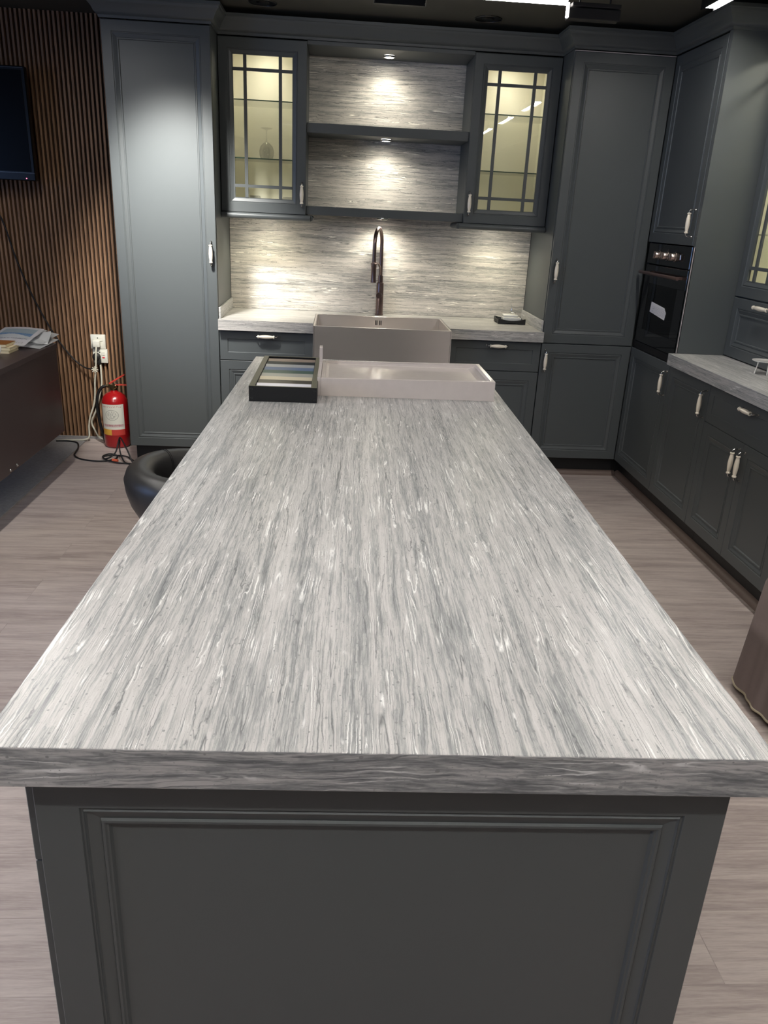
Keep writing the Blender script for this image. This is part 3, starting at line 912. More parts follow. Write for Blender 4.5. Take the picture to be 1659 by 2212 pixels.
# base cabinets below
t = thing('base_cabinet', 'dark grey base cabinet with a drawer, left of the steel sink', 'cabinet', (-.48, 4.2, 0))
bm = B(); box(bm, XL + .001, SX0 - .003, YT + .022, YB - .001, ZD - .004, ZS - .001); mesh_obj('body', bm, 'cabinet_paint', t)
w = SX0 - .003 - XL - .003
door(t, (XL + .003, YT + .02, .664), FRONT, w, ZS - .664 - .008, DRAWER, 'drawer', hnd=(.272, .145), haxis='u')
door(t, (XL + .003, YT + .02, ZD), FRONT, w, .660 - ZD, hnd=(w - .03, .45))
mesh_obj('toe_kick', box(B(), XL + .001, SX0 - .003, YT + .06, YT + .08, 0, ZD - .004), 'plinth_black', t)
t = thing('base_cabinet', 'dark grey base cabinet with a drawer, right of the steel sink', 'cabinet', (.88, 4.2, 0))
bm = B(); box(bm, SX1 + .003, XR1 - .001, YT + .022, YB - .001, ZD - .004, ZS - .001); mesh_obj('body', bm, 'cabinet_paint', t)
w = XR1 - .003 - SX1 - .004
door(t, (SX1 + .004, YT + .02, .658), FRONT, w, ZS - .658 - .008, DRAWER, 'drawer', hnd=(.293, .150), haxis='u')
door(t, (SX1 + .004, YT + .02, ZD), FRONT, w, .654 - ZD, hnd=(.03, .45))
mesh_obj('toe_kick', box(B(), SX1 + .003, XR1 - .001, YT + .06, YT + .08, 0, ZD - .004), 'plinth_black', t)
t = thing('sink_base_cabinet', 'dark grey base cabinet under the apron sink, mostly behind the island', 'cabinet', (.2, 4.2, 0))
bm = B(); box(bm, SX0 - .001, SX1 + .001, YT + .022, YB - .001, ZD - .004, .66); mesh_obj('body', bm, 'cabinet_paint', t)
door(t, (SX0 + .001, YT + .02, ZD), FRONT, .398, .535, hnd=(.37, .42)); door(t, (SX0 + .402, YT + .02, ZD), FRONT, .398, .535, hnd=(.028, .42))
mesh_obj('toe_kick', box(B(), SX0 - .002, SX1 + .002, YT + .06, YT + .08, 0, ZD - .004), 'plinth_black', t)

# ---------------------------------------------------------------- sink
t = thing('apron_sink', 'brushed stainless steel apron-front sink set in the back worktop', 'sink', (.2, 4.09, .67))
bm = B()
zr = .8985; th = .011
O4 = [(SX0, SY0), (SX1, SY0), (SX1, SY1), (SX0, SY1)]
def rect(i): return [(SX0 + i, SY0 + i), (SX1 - i, SY0 + i), (SX1 - i, SY1 - i), (SX0 + i, SY1 - i)]
loops = [(0, .672), (0, zr - .0025), (.0025, zr), (th, zr), (th + .0015, zr - .0015), (th + .002, .70), (th + .02, .682)]
R = [[bm.verts.new((x, y, z)) for x, y in rect(i)] for i, z in loops]
for A, C in zip(R, R[1:]):
    for i in range(4): bm.faces.new((A[i], A[(i + 1) % 4], C[(i + 1) % 4], C[i]))
bm.faces.new(R[-1]); bm.faces.new(R[0][::-1])
bmesh.ops.bevel(bm, geom=[e for e in bm.edges if abs((e.verts[0].co - e.verts[1].co).z) > .1], offset=.008, segments=3, affect='EDGES')
mesh_obj('basin', bm, 'brushed_steel', t)
bm = B()
for k in (-1.6, -.8, .8, 1.6):
    box(bm, .2 + k * .011 - .003, .2 + k * .011 + .003, SY1 - .0155, SY1 - .0125, .845, .875, .001)
mesh_obj('overflow_slot', bm, 'matte_black', t, 'dark overflow slots in the rear wall')
bm = B(); lathe(bm, [(0, .0035), (.03, .0035), (.042, .002), (.044, 0), (0, 0)], (.2, 4.15, .6825), n=28)
mesh_obj('drain', bm, 'chrome', t, None, True)

# ---------------------------------------------------------------- tap
FX, FY = .206, 4.440
t = thing('kitchen_tap', 'dark bronze pull-out kitchen tap with a high arched spout behind the sink', 'tap', (FX, FY, ZC))
bm = B()
lathe(bm, [(0, 0), (.027, 0), (.027, .005), (.0235, .008), (.0235, .180), (.0225, .186), (.0225, .200), (.016, .203), (.016, .245), (0, .246)], (FX, FY, ZC), n=28)
mesh_obj('body', bm, 'gunmetal', t, None, True)
dx, dy = -.27, -.963          # spout heading
bm = B()
pts = [(FX, FY, ZC + .235), (FX, FY, ZC + .40)]
Rr = .098; zc = ZC + .43
for k in range(0, 11):
    a = PI * k / 10
    pts.append((FX + dx * Rr * (1 - math.cos(a)), FY + dy * Rr * (1 - math.cos(a)), zc + Rr * math.sin(a)))
ex, ey = FX + dx * Rr * 2, FY + dy * Rr * 2
pts.append((ex, ey, zc - .06)); pts.append((ex, ey, zc - .10))
tube(bm, pts, .0118, 16, 0, 4)
mesh_obj('spout', bm, 'gunmetal', t, None, True)
bm = B(); lathe(bm, [(0, 0), (.0175, 0), (.0175, .012), (.0160, .02), (.0160, .088), (.0175, .092), (.0165, .112), (.0120, .122), (0, .122)], (ex, ey, zc - .215), n=24)
mesh_obj('spray_head', bm, 'gunmetal', t, None, True)
bm = B(); tube(bm, [(FX, FY, ZC + .235), (FX + dx * .02, FY + dy * .03, ZC + .29), (FX + dx * .10, FY + dy * .09, ZC + .325), (ex - dx * .015, ey - dy * .015, zc - .108)], .006, 10, 0, 6)
torus(bm, (ex, ey, zc - .106), .017, .004)
mesh_obj('docking_arm', bm, 'gunmetal', t, None, True)
bm = B(); cyl(bm, (FX - .004, FY - .018, ZC + .125), (FX - .008, FY - .052, ZC + .125), .019, .0185, 24)
lathe(bm, [(0, 0), (.005, .001), (.0055, .05), (.004, .085), (0, .087)], (FX - .008, FY - .045, ZC + .118), (-.02, -.25, -1), 12)
mesh_obj('lever', bm, 'gunmetal', t, None, True)

# ---------------------------------------------------------------- things on the back worktop
bm = B()
pts = []
X0, X1, Y0, Y1 = .948, 1.122, 4.225, 4.375
N_ = 12
def sag(s): return .034 - .012 * math.sin(PI * s)
ring_o, ring_t, ring_i = [], [], []
edge = [(X0 + (X1 - X0) * i / N_, Y0, i / N_) for i in range(N_)] + [(X1, Y0 + (Y1 - Y0) * i / N_, i / N_) for i in range(N_)] + \
       [(X1 - (X1 - X0) * i / N_, Y1, i / N_) for i in range(N_)] + [(X0, Y1 - (Y1 - Y0) * i / N_, i / N_) for i in range(N_)]
cx, cy = (X0 + X1) / 2, (Y0 + Y1) / 2
def lo(z_fn, k):
    return [bm.verts.new((cx + (x - cx) * k, cy + (y - cy) * k, ZC + z_fn(s))) for x, y, s in edge]
r0 = lo(lambda s: .0005 + .006 * (1 if .25 < s < .75 else 0), 1.0); r1 = lo(sag, 1.0); r2 = lo(sag, .93); r3 = lo(lambda s: .016, .90)
for A, C in ((r0, r1), (r1, r2), (r2, r3)):
    for i in range(len(A)): bm.faces.new((A[i], A[(i + 1) % len(A)], C[(i + 1) % len(C)], C[i]))
bm.faces.new(r3); bm.faces.new(r0[::-1])
o = mesh_obj('black_tray', bm, 'matte_black'); tag(o, 'small black square tray with dipping sides on the worktop right of the sink', 'tray')
t = thing('soap_box', 'white ceramic box with a small loop handle resting in the black tray', 'box', (1.04, 4.30, ZC + .017))
bm = B(); box(bm, .985, 1.098, 4.245, 4.335, ZC + .0165, ZC + .040, .004, 0, 2); mesh_obj('body', bm, 'white_ceramic', t, None, True)
bm = B(); box(bm, .988, 1.078, 4.250, 4.332, ZC + .0405, ZC + .055, .005, 0, 2); mesh_obj('lid', bm, 'white_ceramic', t, None, True)
bm = B(); tube(bm, [(1.03, 4.29, ZC + .055), (1.03, 4.29, ZC + .065), (1.065, 4.29, ZC + .065), (1.065, 4.29, ZC + .055)], .0022, 8, 0, 5)
mesh_obj('loop_handle', bm, 'chrome', t, None, True); bm = B()
tube(bm, [(1.048, 4.33, ZC + .052), (1.050, 4.335, ZC + .085), (1.046, 4.335, ZC + .110)], .0012, 6, 0, 4)
mesh_obj('string', bm, 'chrome', t, None, True)

# wire stand at the right edge of the photo
t = thing('wire_stand', 'small white wire-legged stand on the right worktop at the edge of the photo', 'stand', (1.915, 2.76, ZC))
bm = B(); lathe(bm, [(0, .0), (.045, .001), (.052, .004), (.053, .007), (.048, .006), (0, .003)], (1.915, 2.765, ZC + .056), n=36)
mesh_obj('plate', bm, 'white_ceramic', t, None, True)
for a in (.3, 1.8, 3.3, 4.8):
    bm = B(); p = (1.915 + .040 * math.cos(a), 2.765 + .040 * math.sin(a))
    tube(bm, [(p[0] - .01 * math.cos(a), p[1], ZC + .056), (p[0], p[1], ZC + .001)], .003, 8, 0, 0)
    mesh_obj('leg', bm, 'white_ceramic', t, None, True)

# ---------------------------------------------------------------- glassware
zs = 1.777
t = thing('wine_glass', 'clear wine glass standing upside down on the lower glass shelf, left cabinet', 'glass', (-.50, 4.33, zs))
pr = [(.033, 0), (.041, .022), (.043, .045), (.036, .07), (.018, .088), (.0045, .098), (.0040, .150), (.010, .160), (.034, .166), (.034, .168), (0, .168)]
bm = B(); lathe(bm, pr[:6], (-.50, 4.33, zs + .0005), n=28)
lathe(bm, [(r - .0012, h) for r, h in pr[:5]], (-.50, 4.33, zs + .0005), n=28)
mesh_obj('bowl', bm, 'clear_glass', t, None, True)
bm = B(); lathe(bm, [(0, .097)] + pr[5:8] + [(0, .161)], (-.50, 4.33, zs + .0005), n=16); mesh_obj('stem', bm, 'clear_glass', t, None, True)
bm = B(); lathe(bm, [(0, .160), (.012, .161), (.034, .166), (.034, .168), (0, .169)], (-.50, 4.33, zs + .0005), n=28); mesh_obj('foot', bm, 'clear_glass', t, None, True)


def tumbler(x, y, label):
    bm = B(); z0_ = ZU0 + .0225
    n = 20; rings = []
    for r, h in ((0.001, .0), (.026, .0), (.034, .012), (.038, .035), (.037, .058), (.031, .072), (.029, .071), (.034, .055), (.034, .035), (.028, .012), (.001, .008)):
        rings.append([bm.verts.new((x + (r + (.0016 if (k % 2 and .01 < h < .06) else 0)) * math.cos(2 * PI * k / n), y + (r + (.0016 if (k % 2 and .01 < h < .06) else 0)) * math.sin(2 * PI * k / n), z0_ + h)) for k in range(n)])
    for A, C in zip(rings, rings[1:]):
        for i in range(n): bm.faces.new((A[i], A[(i + 1) % n], C[(i + 1) % n], C[i]))
    o = mesh_obj('cut_glass', bm, 'clear_glass'); tag(o, label, 'glass', 'cut glass tumblers in the left cabinet')


tumbler(-.568, 4.30, 'cut glass tumbler on the floor of the left glass cabinet, left one')
tumbler(-.372, 4.30, 'cut glass tumbler on the floor of the left glass cabinet, right one')
for x_, m_, lb in ((.937, 'glass_blue', 'small blue glass candle holder in the right glass cabinet'), (1.003, 'glass_olive', 'small olive glass candle holder in the right glass cabinet'), (1.088, 'glass_amber', 'small amber glass candle holder in the right glass cabinet')):
    bm = B(); zb = ZU0 + .0225; hh = .036 if m_ != 'glass_amber' else .044
    for i, (r, h) in enumerate(()): pass
    b2 = [(.021, 0), (.021, hh), (.017, hh), (.017, .006)]
    rings = [[bm.verts.new((x_ + sx * r, 4.30 + sy * r, zb + h)) for sx, sy in ((-1, -1), (1, -1), (1, 1), (-1, 1))] for r, h in b2]
    for A, C in zip(rings, rings[1:]):
        for i in range(4): bm.faces.new((A[i], A[(i + 1) % 4], C[(i + 1) % 4], C[i]))
    bm.faces.new(rings[0][::-1]); bm.faces.new(rings[-1])
    o = mesh_obj('candle_holder', bm, m_); tag(o, lb, 'candle holder', 'square glass candle holders')

# ---------------------------------------------------------------- cornice
path = [(XLL, 4.52), (XLL, YT), (XL, YT), (XL, YU), (XR1, YU), (XR1, YT), (XD, YT), (XD, YO0), (HX, YO0), (HX, 1.9)]
prof = [(-.004, -.004), (.006, -.004), (.008, .008), (.016, .012), (.024, .022), (.032, .040), (.046, .056), (.052, .060), (.055, .070), (.062, .074), (.062, .088), (-.004, .088)]
bm = B(); rings = []
for i, p in enumerate(path):
    p = Vector(p)
    d1 = (p - Vector(path[i - 1])).normalized() if i else None
    d2 = (Vector(path[i + 1]) - p).normalized() if i < len(path) - 1 else None
    # left-hand side of travel is outwards here: outward = (dy, -dx) rotated
    def nrm(d): return Vector((d.y, -d.x))
    if d1 is None: m = nrm(d2)
    elif d2 is None: m = nrm(d1)
    else:
        m = nrm(d1) + nrm(d2)
        m = m / (1 + nrm(d1).dot(nrm(d2)))
    m = -m if False else m
    rings.append([bm.verts.new((p.x + m.x * a, p.y + m.y * a, ZT + .008 + h)) for a, h in prof])
for A, C in zip(rings, rings[1:]):
    n = len(A)
    for i in range(n): bm.faces.new((A[i], A[(i + 1) % n], C[(i + 1) % n], C[i]))
bm.faces.new(rings[0][::-1]); bm.faces.new(rings[-1])
o = mesh_obj('cornice', bm, 'cabinet_paint', None, None, True)
tag(o, 'dark grey moulded cornice running along the tops of all the wall cabinets', 'cornice')

# ---------------------------------------------------------------- island (turned a touch against the room)
IY = -.022
t = thing('kitchen_island', 'long dark grey kitchen island with a framed end panel, under the big stone slab', 'island', (0, 0, 0), IY)
_mo = mesh_obj
def mesh_obj(name, bm, mats, parent=None, label=None, smooth=False, world=False): return _mo(name, bm, mats, parent, label, smooth, world)
IX0, IX1, IYE = -.432, .4724, 2.690
bm = B(); box(bm, IX0 + .001, IX1 - .002, .052, IYE - .02, .08, .8405); mesh_obj('body', bm, 'cabinet_paint', t)
PAN = [(0, 0), (0, .0185), (.0015, .02), (.056, .02), (.0575, .0175), (.060, .0175), (.062, .0195), (.064, .0165), (.079, .0115), (.081, .0150), (.0845, .0150), (.0865, .0125), (.089, .0125), (.092, .0075)]
bm = B(); panel(bm, (IX0, .050, .005), FRONT, IX1 - IX0, .8355, PAN); mesh_obj('end_panel', bm, 'cabinet_paint', t)
bm = B(); panel(bm, (IX1, IYE - .02, .005), (Vector((-1, 0, 0)), Vector((0, 0, 1)), Vector((0, 1, 0))), IX1 - IX0, .8355, PAN); mesh_obj('end_panel', bm, 'cabinet_paint', t)
mesh_obj('side_panel', box(B(), IX1 - .002, IX1 + .004, .054, IYE - .022, .08, .8405, .001), 'cabinet_paint', t)
n = 4; wd = (IYE - .074) / n
for k in range(n):
    yy = IYE - .022 - k * wd
    door(t, (IX0 + .0005, yy - .002, .676), LEFTW, wd - .003, .160, DRAWER, 'drawer')
    door(t, (IX0 + .0005, yy - .002, .10), LEFTW, wd - .003, .573)
mesh_obj('toe_kick', box(B(), IX0 + .05, IX1 - .05, .06, IYE - .06, 0, .08), 'plinth_black', t)
mesh_obj = _mo
bm = B(); box(bm, -.476, .505, 0, 2.7227, ZS + .0005, ZC, .0018, 0, 2)
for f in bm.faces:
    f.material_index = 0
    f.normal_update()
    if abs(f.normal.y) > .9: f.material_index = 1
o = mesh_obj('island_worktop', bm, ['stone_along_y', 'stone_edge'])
o['label'] = 'long veined grey stone island worktop filling the foreground'; o['category'] = 'worktop'
o.rotation_euler = (0, 0, IY)

# ---------------------------------------------------------------- sample box and boards
BX0, BX1, BY0, BY1 = -.353, -.124, 1.858, 2.452
BH = .053
t = thing('sample_box', 'open black box holding coloured sample boards, far left corner of the island', 'box', ((BX0 + BX1) / 2, (BY0 + BY1) / 2, ZC))
bm = B(); z0_ = ZC + .0005
box(bm, BX0, BX1, BY0, BY0 + .009, z0_, ZC + BH, .0006); box(bm, BX0, BX1, BY1 - .009, BY1, z0_, ZC + BH, .0006)
box(bm, BX0 + .0001, BX0 + .020, BY0 + .009, BY1 - .009, z0_, ZC + BH, .0006); box(bm, BX1 - .020, BX1 - .0001, BY0 + .009, BY1 - .009, z0_, ZC + BH, .0006)
for f in bm.faces:
    f.normal_update(); f.material_index = 1 if f.normal.z > .5 else 0
mesh_obj('frame', bm, ['matte_black', 'box_rim'], t)
mesh_obj('bottom', box(B(), BX0 + .020, BX1 - .020, BY0 + .009, BY1 - .009, z0_, ZC + .004), 'matte_black', t)
for xx in (BX0 + .009, BX1 - .009):
    for zz in (ZC + .011, ZC + .042):
        bm = B(); cyl(bm, (xx, BY0 + .0005, zz), (xx, BY0 - .0012, zz), .0042, .0038, 16); mesh_obj('screw', bm, 'screw_dark', t)
N_ = len(SAMPLES); y = BY0 + .016
pitch = (BY1 - BY0 - .052) / N_
for k, (mn, c_) in enumerate(SAMPLES):
    yy = BY0 + .0105 + k * pitch
    bm = B(); q = [Vector((0, yy, ZC + .0045)), Vector((0, yy + pitch - .003, ZC + .0045)), Vector((0, yy + pitch - .003, ZC + .0505)), Vector((0, yy, ZC + .0425))]
    A = [bm.verts.new((BX0 + .0215, v.y, v.z)) for v in q]; C = [bm.verts.new((BX1 - .0215, v.y, v.z)) for v in q]
    for i in range(4): bm.faces.new((A[i], A[(i + 1) % 4], C[(i + 1) % 4], C[i]))
    bm.faces.new(A[::-1]); bm.faces.new(C)
    o = mesh_obj('sample_board', bm, mn)
    nm = mn.replace('_board', '').replace('_', ' ')
    pos = 'nearest in the box' if k == 0 else ('farthest in the box' if k == N_ - 1 else 'between the others in the box')
    tag(o, nm + ' glossy sample board leaning in the black box, ' + pos, 'sample', 'sample boards in the black box')

# ---------------------------------------------------------------- stone trough sample
TX0, TX1, TY0, TY1, TH = -.114, .508, 1.980, 2.335, .064
t = thing('sample_trough', 'shallow pale stone trough lying across the far end of the island', 'trough', ((TX0 + TX1) / 2, 2.16, ZC))
bm = B()
def rc(i, j=None): j = i if j is None else j; return [(TX0 + i, TY0 + i), (TX1 - j, TY0 + i), (TX1 - j, TY1 - i), (TX0 + i, TY1 - i)]
R = []
for (i, j), z in (((0, 0), .0005), ((0, 0), TH - .002), ((.002, .002), TH), ((.010, .016), TH), ((.012, .020), TH - .002), ((.016, .034), TH - .008), ((.026, .048), TH - .010)):
    R.append([bm.verts.new((x, y, ZC + z + (.008 if (k in (1, 2) and z > TH - .003 and i < .011) else 0))) for k, (x, y) in enumerate(rc(i, j))])
for A, C in zip(R, R[1:]):
    for i in range(4): bm.faces.new((A[i], A[(i + 1) % 4], C[(i + 1) % 4], C[i]))
bm.faces.new(R[-1]); bm.faces.new(R[0][::-1])
mesh_obj('basin', bm, 'tray_stone', t)
bm = B()
pf = [(TY0, 0), (TY1, 0), (TY1, .118), (TY1 - .012, .122), (TY1 - .045, .122), (TY1 - .050, .118), (TY1 - .050, TH + .002), (TY0, TH + .002)]
A = [bm.verts.new((TX0 - .0125, y, ZC + .0005 + z)) for y, z in pf]; C = [bm.verts.new((TX0 - .0005, y, ZC + .0005 + z)) for y, z in pf]
for i in range(len(pf)): bm.faces.new((A[i], A[(i + 1) % len(pf)], C[(i + 1) % len(pf)], C[i]))
bm.faces.new(A[::-1]); bm.faces.new(C)
mesh_obj('side_wall', bm, 'tray_stone', t, 'left wall rising to a small upright at the back')

# ---------------------------------------------------------------- tub stool
SC = Vector((-.612, 2.045, 0)); ZR = .622
t = thing('tub_stool', 'black leather tub stool with a thick rolled rim, on the left side of the island', 'stool', (SC.x, SC.y, 0))
bm = B(); n = 40; rings = []
# cross-section: (radial offset from rim centre, height above floor), then revolve open arc
sec = [(-.075, ZR - .20), (-.066, ZR - .12), (-.062, ZR - .06), (-.052, ZR - .022), (-.030, ZR - .004), (-.004, ZR), (.024, ZR - .006), (.044, ZR - .024), (.054, ZR - .052), (.050, ZR - .095), (.036, ZR - .145), (.012, ZR - .19), (-.03, ZR - .22)]
RM = .165
a0, a1 = math.radians(52), math.radians(308)
for i in range(n + 1):
    a = a0 + (a1 - a0) * i / n
    e = min(1, min(i, n - i) / 5.0); drop = (1 - e) ** 2 * .05
    k = 1.0
    rings.append([bm.verts.new((SC.x + math.cos(a) * (RM * 1.0 + r) * 1.0, SC.y + math.sin(a) * (RM * 1.2 + r), z - drop - .010 * (1 - math.cos(a - PI)) )) for r, z in sec])
for A, C in zip(rings, rings[1:]):
    for i in range(len(sec)): bm.faces.new((A[i], A[(i + 1) % len(sec)], C[(i + 1) % len(sec)], C[i]))
bm.faces.new(rings[0][::-1]); bm.faces.new(rings[-1])
mesh_obj('backrest', bm, 'leather', t, 'rolled black leather back and arms', True)
bm = B()
for a in (math.radians(128), math.radians(131), math.radians(262), math.radians(265)):
    pts = [(SC.x + math.cos(a) * (RM + r), SC.y + math.sin(a) * (RM * 1.2 + r), z + .0008 - .010 * (1 - math.cos(a - PI))) for r, z in sec[1:11]]
    tube(bm, pts, .0011, 6, 0, 4); mesh_obj('stitching', bm, 'rubber', t); bm = B()
bm.free()
bm = B(); lathe(bm, [(0, .385), (.08, .375), (.12, .375), (.142, .39), (.148, .41), (.142, .435), (.125, .448), (.08, .455), (0, .457)], (SC.x, SC.y, 0), n=36); mesh_obj('seat', bm, 'leather', t, None, True)
bm = B(); lathe(bm, [(0, .376), (.05, .376), (.05, .36), (.030, .35), (.030, .20), (.022, .19), (.022, .03), (0, .03)], (SC.x, SC.y, 0), n=24); mesh_obj('column', bm, 'chrome', t, None, True)
bm = B(); lathe(bm, [(0, .032), (.05, .028), (.16, .014), (.19, .007), (.192, .002), (.19, .0), (0, .0)], (SC.x, SC.y, 0), n=40); mesh_obj('base', bm, 'chrome', t, None, True)

# ---------------------------------------------------------------- taupe chair at the right edge
CX, CY = 1.535, 1.395
t = thing('skirted_chair', 'taupe fabric-covered seat with draped pleats and pale piped hem, at the right edge', 'chair', (CX, CY, 0))
bm = B(); n = 120; rings = []
hgt = [0.028, .05, .10, .17, .25, .34, .42, .455, .465]
for z in hgt:
    fl = (1 - min(1, z / .45)); ring = []
    for i in range(n):
        a = 2 * PI * i / n
        p = 5.0
        rr = 1 / ((abs(math.cos(a)) ** p + abs(math.sin(a)) ** p) ** (1 / p))
        fold = fl * (.006 * math.sin(a * 8 + .6) + .003 * math.sin(a * 19 + 1.3))
        R_ = .150 + .022 * fl + fold if True else 0
        k = 1 - max(0, (z - .44)) * 3
        ring.append(bm.verts.new((CX + math.cos(a) * rr * R_ * k, CY + math.sin(a) * rr * R_ * 1.05 * k, z)))
    rings.append(ring)
for A, C in zip(rings, rings[1:]):
    for i in range(n): bm.faces.new((A[i], A[(i + 1) % n], C[(i + 1) % n], C[i]))
bm.faces.new(rings[-1]); bm.faces.new(rings[0][::-1])
mesh_obj('skirt', bm, 'fabric_taupe', t, None, True)
bm = B(); pts = []
for i in range(0, n):
    a = 2 * PI * i / n; p = 5.0
    rr = 1 / ((abs(math.cos(a)) ** p + abs(math.sin(a)) ** p) ** (1 / p))
    fold = .94 * (.006 * math.sin(a * 8 + .6) + .003 * math.sin(a * 19 + 1.3)); R_ = .1700 + fold
    pts.append(Vector((CX + math.cos(a) * rr * R_, CY + math.sin(a) * rr * R_ * 1.05, .026)))
k_ = 8; rg = []
for i in range(n):
    T = (pts[(i + 1) % n] - pts[i - 1]).normalized(); nn = T.cross(Vector((0, 0, 1)))
    rg.append([bm.verts.new(pts[i] + nn * .0045 * math.cos(2 * PI * j / k_) + Vector((0, 0, 1)) * .0045 * math.sin(2 * PI * j / k_)) for j in range(k_)])
for i in range(n):
    A, C = rg[i], rg[(i + 1) % n]
    for j in range(k_): bm.faces.new((A[j], A[(j + 1) % k_], C[(j + 1) % k_], C[j]))
mesh_obj('piping', bm, 'piping_cream', t, 'pale piping along the hem', True)
for sx in (-1, 1):
    for sy in (-1, 1):
        bm = B(); cyl(bm, (CX + sx * .10, CY + sy * .10, 0), (CX + sx * .10, CY + sy * .10, .05), .014, .018, 14); mesh_obj('leg', bm, 'rubber', t)
bm = B(); box(bm, CX + .06, CX + .14, CY - .14, CY + .14, .462, .86, .035, 0, 4); mesh_obj('backrest', bm, 'fabric_taupe', t, None, True)

# ---------------------------------------------------------------- desk, TV
t = thing('desk', 'dark brown wooden desk along the left edge, standing on the carpet', 'desk', (-2.0, 3.2, .006))
DX, DYB = -1.63, 3.775
mesh_obj('desktop', box(B(), -2.35, DX, 1.95, DYB, .722, .750, .001), 'desk_wood', t)
mesh_obj('front_panel', box(B(), DX - .026, DX - .004, 1.99, DYB - .004, .245, .7215, .001), 'desk_wood', t)
for yy in (1.97, DYB - .03):
    mesh_obj('side_panel', box(B(), -2.33, DX - .028, yy, yy + .022, .245, .7215), 'desk_wood', t)
mesh_obj('leg', box(B(), DX - .14, DX - .060, 2.60, 2.68, .0065, .7215, .002), 'desk_leg', t)
for yy in (2.1, 3.66):
    mesh_obj('leg', box(B(), -2.30, -2.24, yy, yy + .06, .0065, .7215, .002), 'desk_leg', t)
for yy in (2.967, 3.05):
    bm = B(); lathe(bm, [(0, .006), (.006, .005), (.008, .002), (.008, 0), (0, 0)], (DX - .0045, yy, .262), (1, 0, 0), 16); mesh_obj('bolt', bm, 'chrome', t, None, True)

t = thing('television', 'black flat television mounted on the slatted wall at the left edge', 'television', (-2.35, 4.40, 1.60))
TVX0, TVX1, TVZ0, TVZ1, TVY = -2.86, -1.835, 1.595, 2.185, 4.30
bm = B(); box(bm, TVX0, TVX1, TVY + .004, TVY + .045, TVZ0, TVZ1, .004); box(bm, TVX0 + .15, TVX1 - .12, TVY + .045, TVY + .10, TVZ0 + .06, TVZ1 - .10, .01)
mesh_obj('body', bm, 'tv_black', t)
mesh_obj('screen', box(B(), TVX0 + .02, TVX1 - .02, TVY + .001, TVY + .005, TVZ0 + .048, TVZ1 - .02), 'tv_screen', t)
bm = B(); box(bm, TVX0 + .001, TVX1 - .001, TVY, TVY + .004, TVZ0 + .040, TVZ0 + .043); box(bm, TVX0 + .001, TVX1 - .01, TVY, TVY + .004, TVZ1 - .010, TVZ1 - .0075)
mesh_obj('bezel', bm, 'chrome_dark', t, 'thin shiny bezel lines')
bm = B(); cyl(bm, (TVX1 - .05, TVY + .003, TVZ0 + .012), (TVX1 - .05, TVY - .0005, TVZ0 + .012), .003, .003, 10); mesh_obj('standby_lamp', bm, 'indicator_glow', t, 'tiny red standby lamp')
mesh_obj('wall_mount', box(B(), -2.5, -2.2, TVY + .10, 4.4995, 1.75, 2.0), 'tv_black', t)

# ---------------------------------------------------------------- sockets and cables
t = thing('wall_socket', 'pair of white wall sockets, one above the other, on the slatted wall by the extinguisher', 'socket', (-1.605, 4.49, .52))
SY_ = 4.488
for z0_, z1_, x0_ in ((.606, .697, -1.655), (.515, .604, -1.648)):
    x1_ = x0_ + .092
    bm = B(); box(bm, x0_, x1_, SY_ - .010, 4.4995, z0_, z1_, .003, 0, 2)
    p = mesh_obj('plate', bm, 'white_plastic', t, None, True)
    bm = B(); box(bm, x0_ + .055, x0_ + .075, SY_ - .013, SY_ - .0095, z0_ + .05, z0_ + .075, .001); mesh_obj('switch', bm, 'white_plastic', p)
    bm = B(); cyl(bm, (x0_ + .045, SY_ - .0095, z0_ + .07), (x0_ + .045, SY_ - .0115, z0_ + .07), .004, .004, 12); mesh_obj('screw_cap', bm, 'screw_dark', p)
bm = B(); box(bm, -1.588, -1.574, SY_ - .0125, SY_ - .0095, .548, .554); mesh_obj('indicator', bm, 'indicator_red', t, 'small red indicator')
t = thing('white_plug', 'white plug in the upper wall socket with its white cable hanging to the floor', 'plug', (-1.62, 4.47, .63))
bm = B(); box(bm, -1.640, -1.592, SY_ - .040, SY_ - .0105, .618, .664, .008, 0, 3); mesh_obj('plug_body', bm, 'white_plastic', t, None, True)
bm = B(); tube(bm, [(-1.615, 4.452, .625), (-1.618, 4.445, .58), (-1.628, 4.44, .47), (-1.640, 4.445, .40), (-1.650, 4.45, .30), (-1.662, 4.45, .24), (-1.690, 4.44, .16), (-1.700, 4.43, .10), (-1.700, 4.41, .03), (-1.735, 4.40, .012), (-1.80, 4.395, .010), (-1.90, 4.37, .010)], .0058, 10, 0, 8)
mesh_obj('cable', bm, 'cable_white', t, None, True)
t = thing('black_plug', 'black round plug in the lower wall socket with a pale cable below it', 'plug', (-1.62, 4.46, .54))
bm = B(); lathe(bm, [(0, .034), (.016, .033), (.024, .026), (.026, .012), (.024, 0), (0, 0)], (-1.622, SY_ - .0105, .556), (0, -1, 0), 24)
box(bm, -1.618, -1.596, SY_ - .034, SY_ - .012, .505, .545, .005, 0, 2); mesh_obj('plug_body', bm, 'rubber', t, None, True)
bm = B(); tube(bm, [(-1.600, 4.462, .508), (-1.598, 4.455, .46), (-1.600, 4.45, .38), (-1.622, 4.455, .30), (-1.655, 4.462, .20), (-1.690, 4.462, .12), (-1.668, 4.455, .06), (-1.640, 4.44, .02), (-1.600, 4.43, .010), (-1.56, 4.42, .009)], .0058, 10, 0, 8)
mesh_obj('cable', bm, 'cable_white', t, None, True)
bm = B()
for a in range(0, 180, 45):
    d = Vector((math.cos(math.radians(a)), 0, math.sin(math.radians(a)))) * .021
    c = Vector((-1.630, 4.431, .478)); tube(bm, [c - d, c + d], .0042, 8, 0, 0)
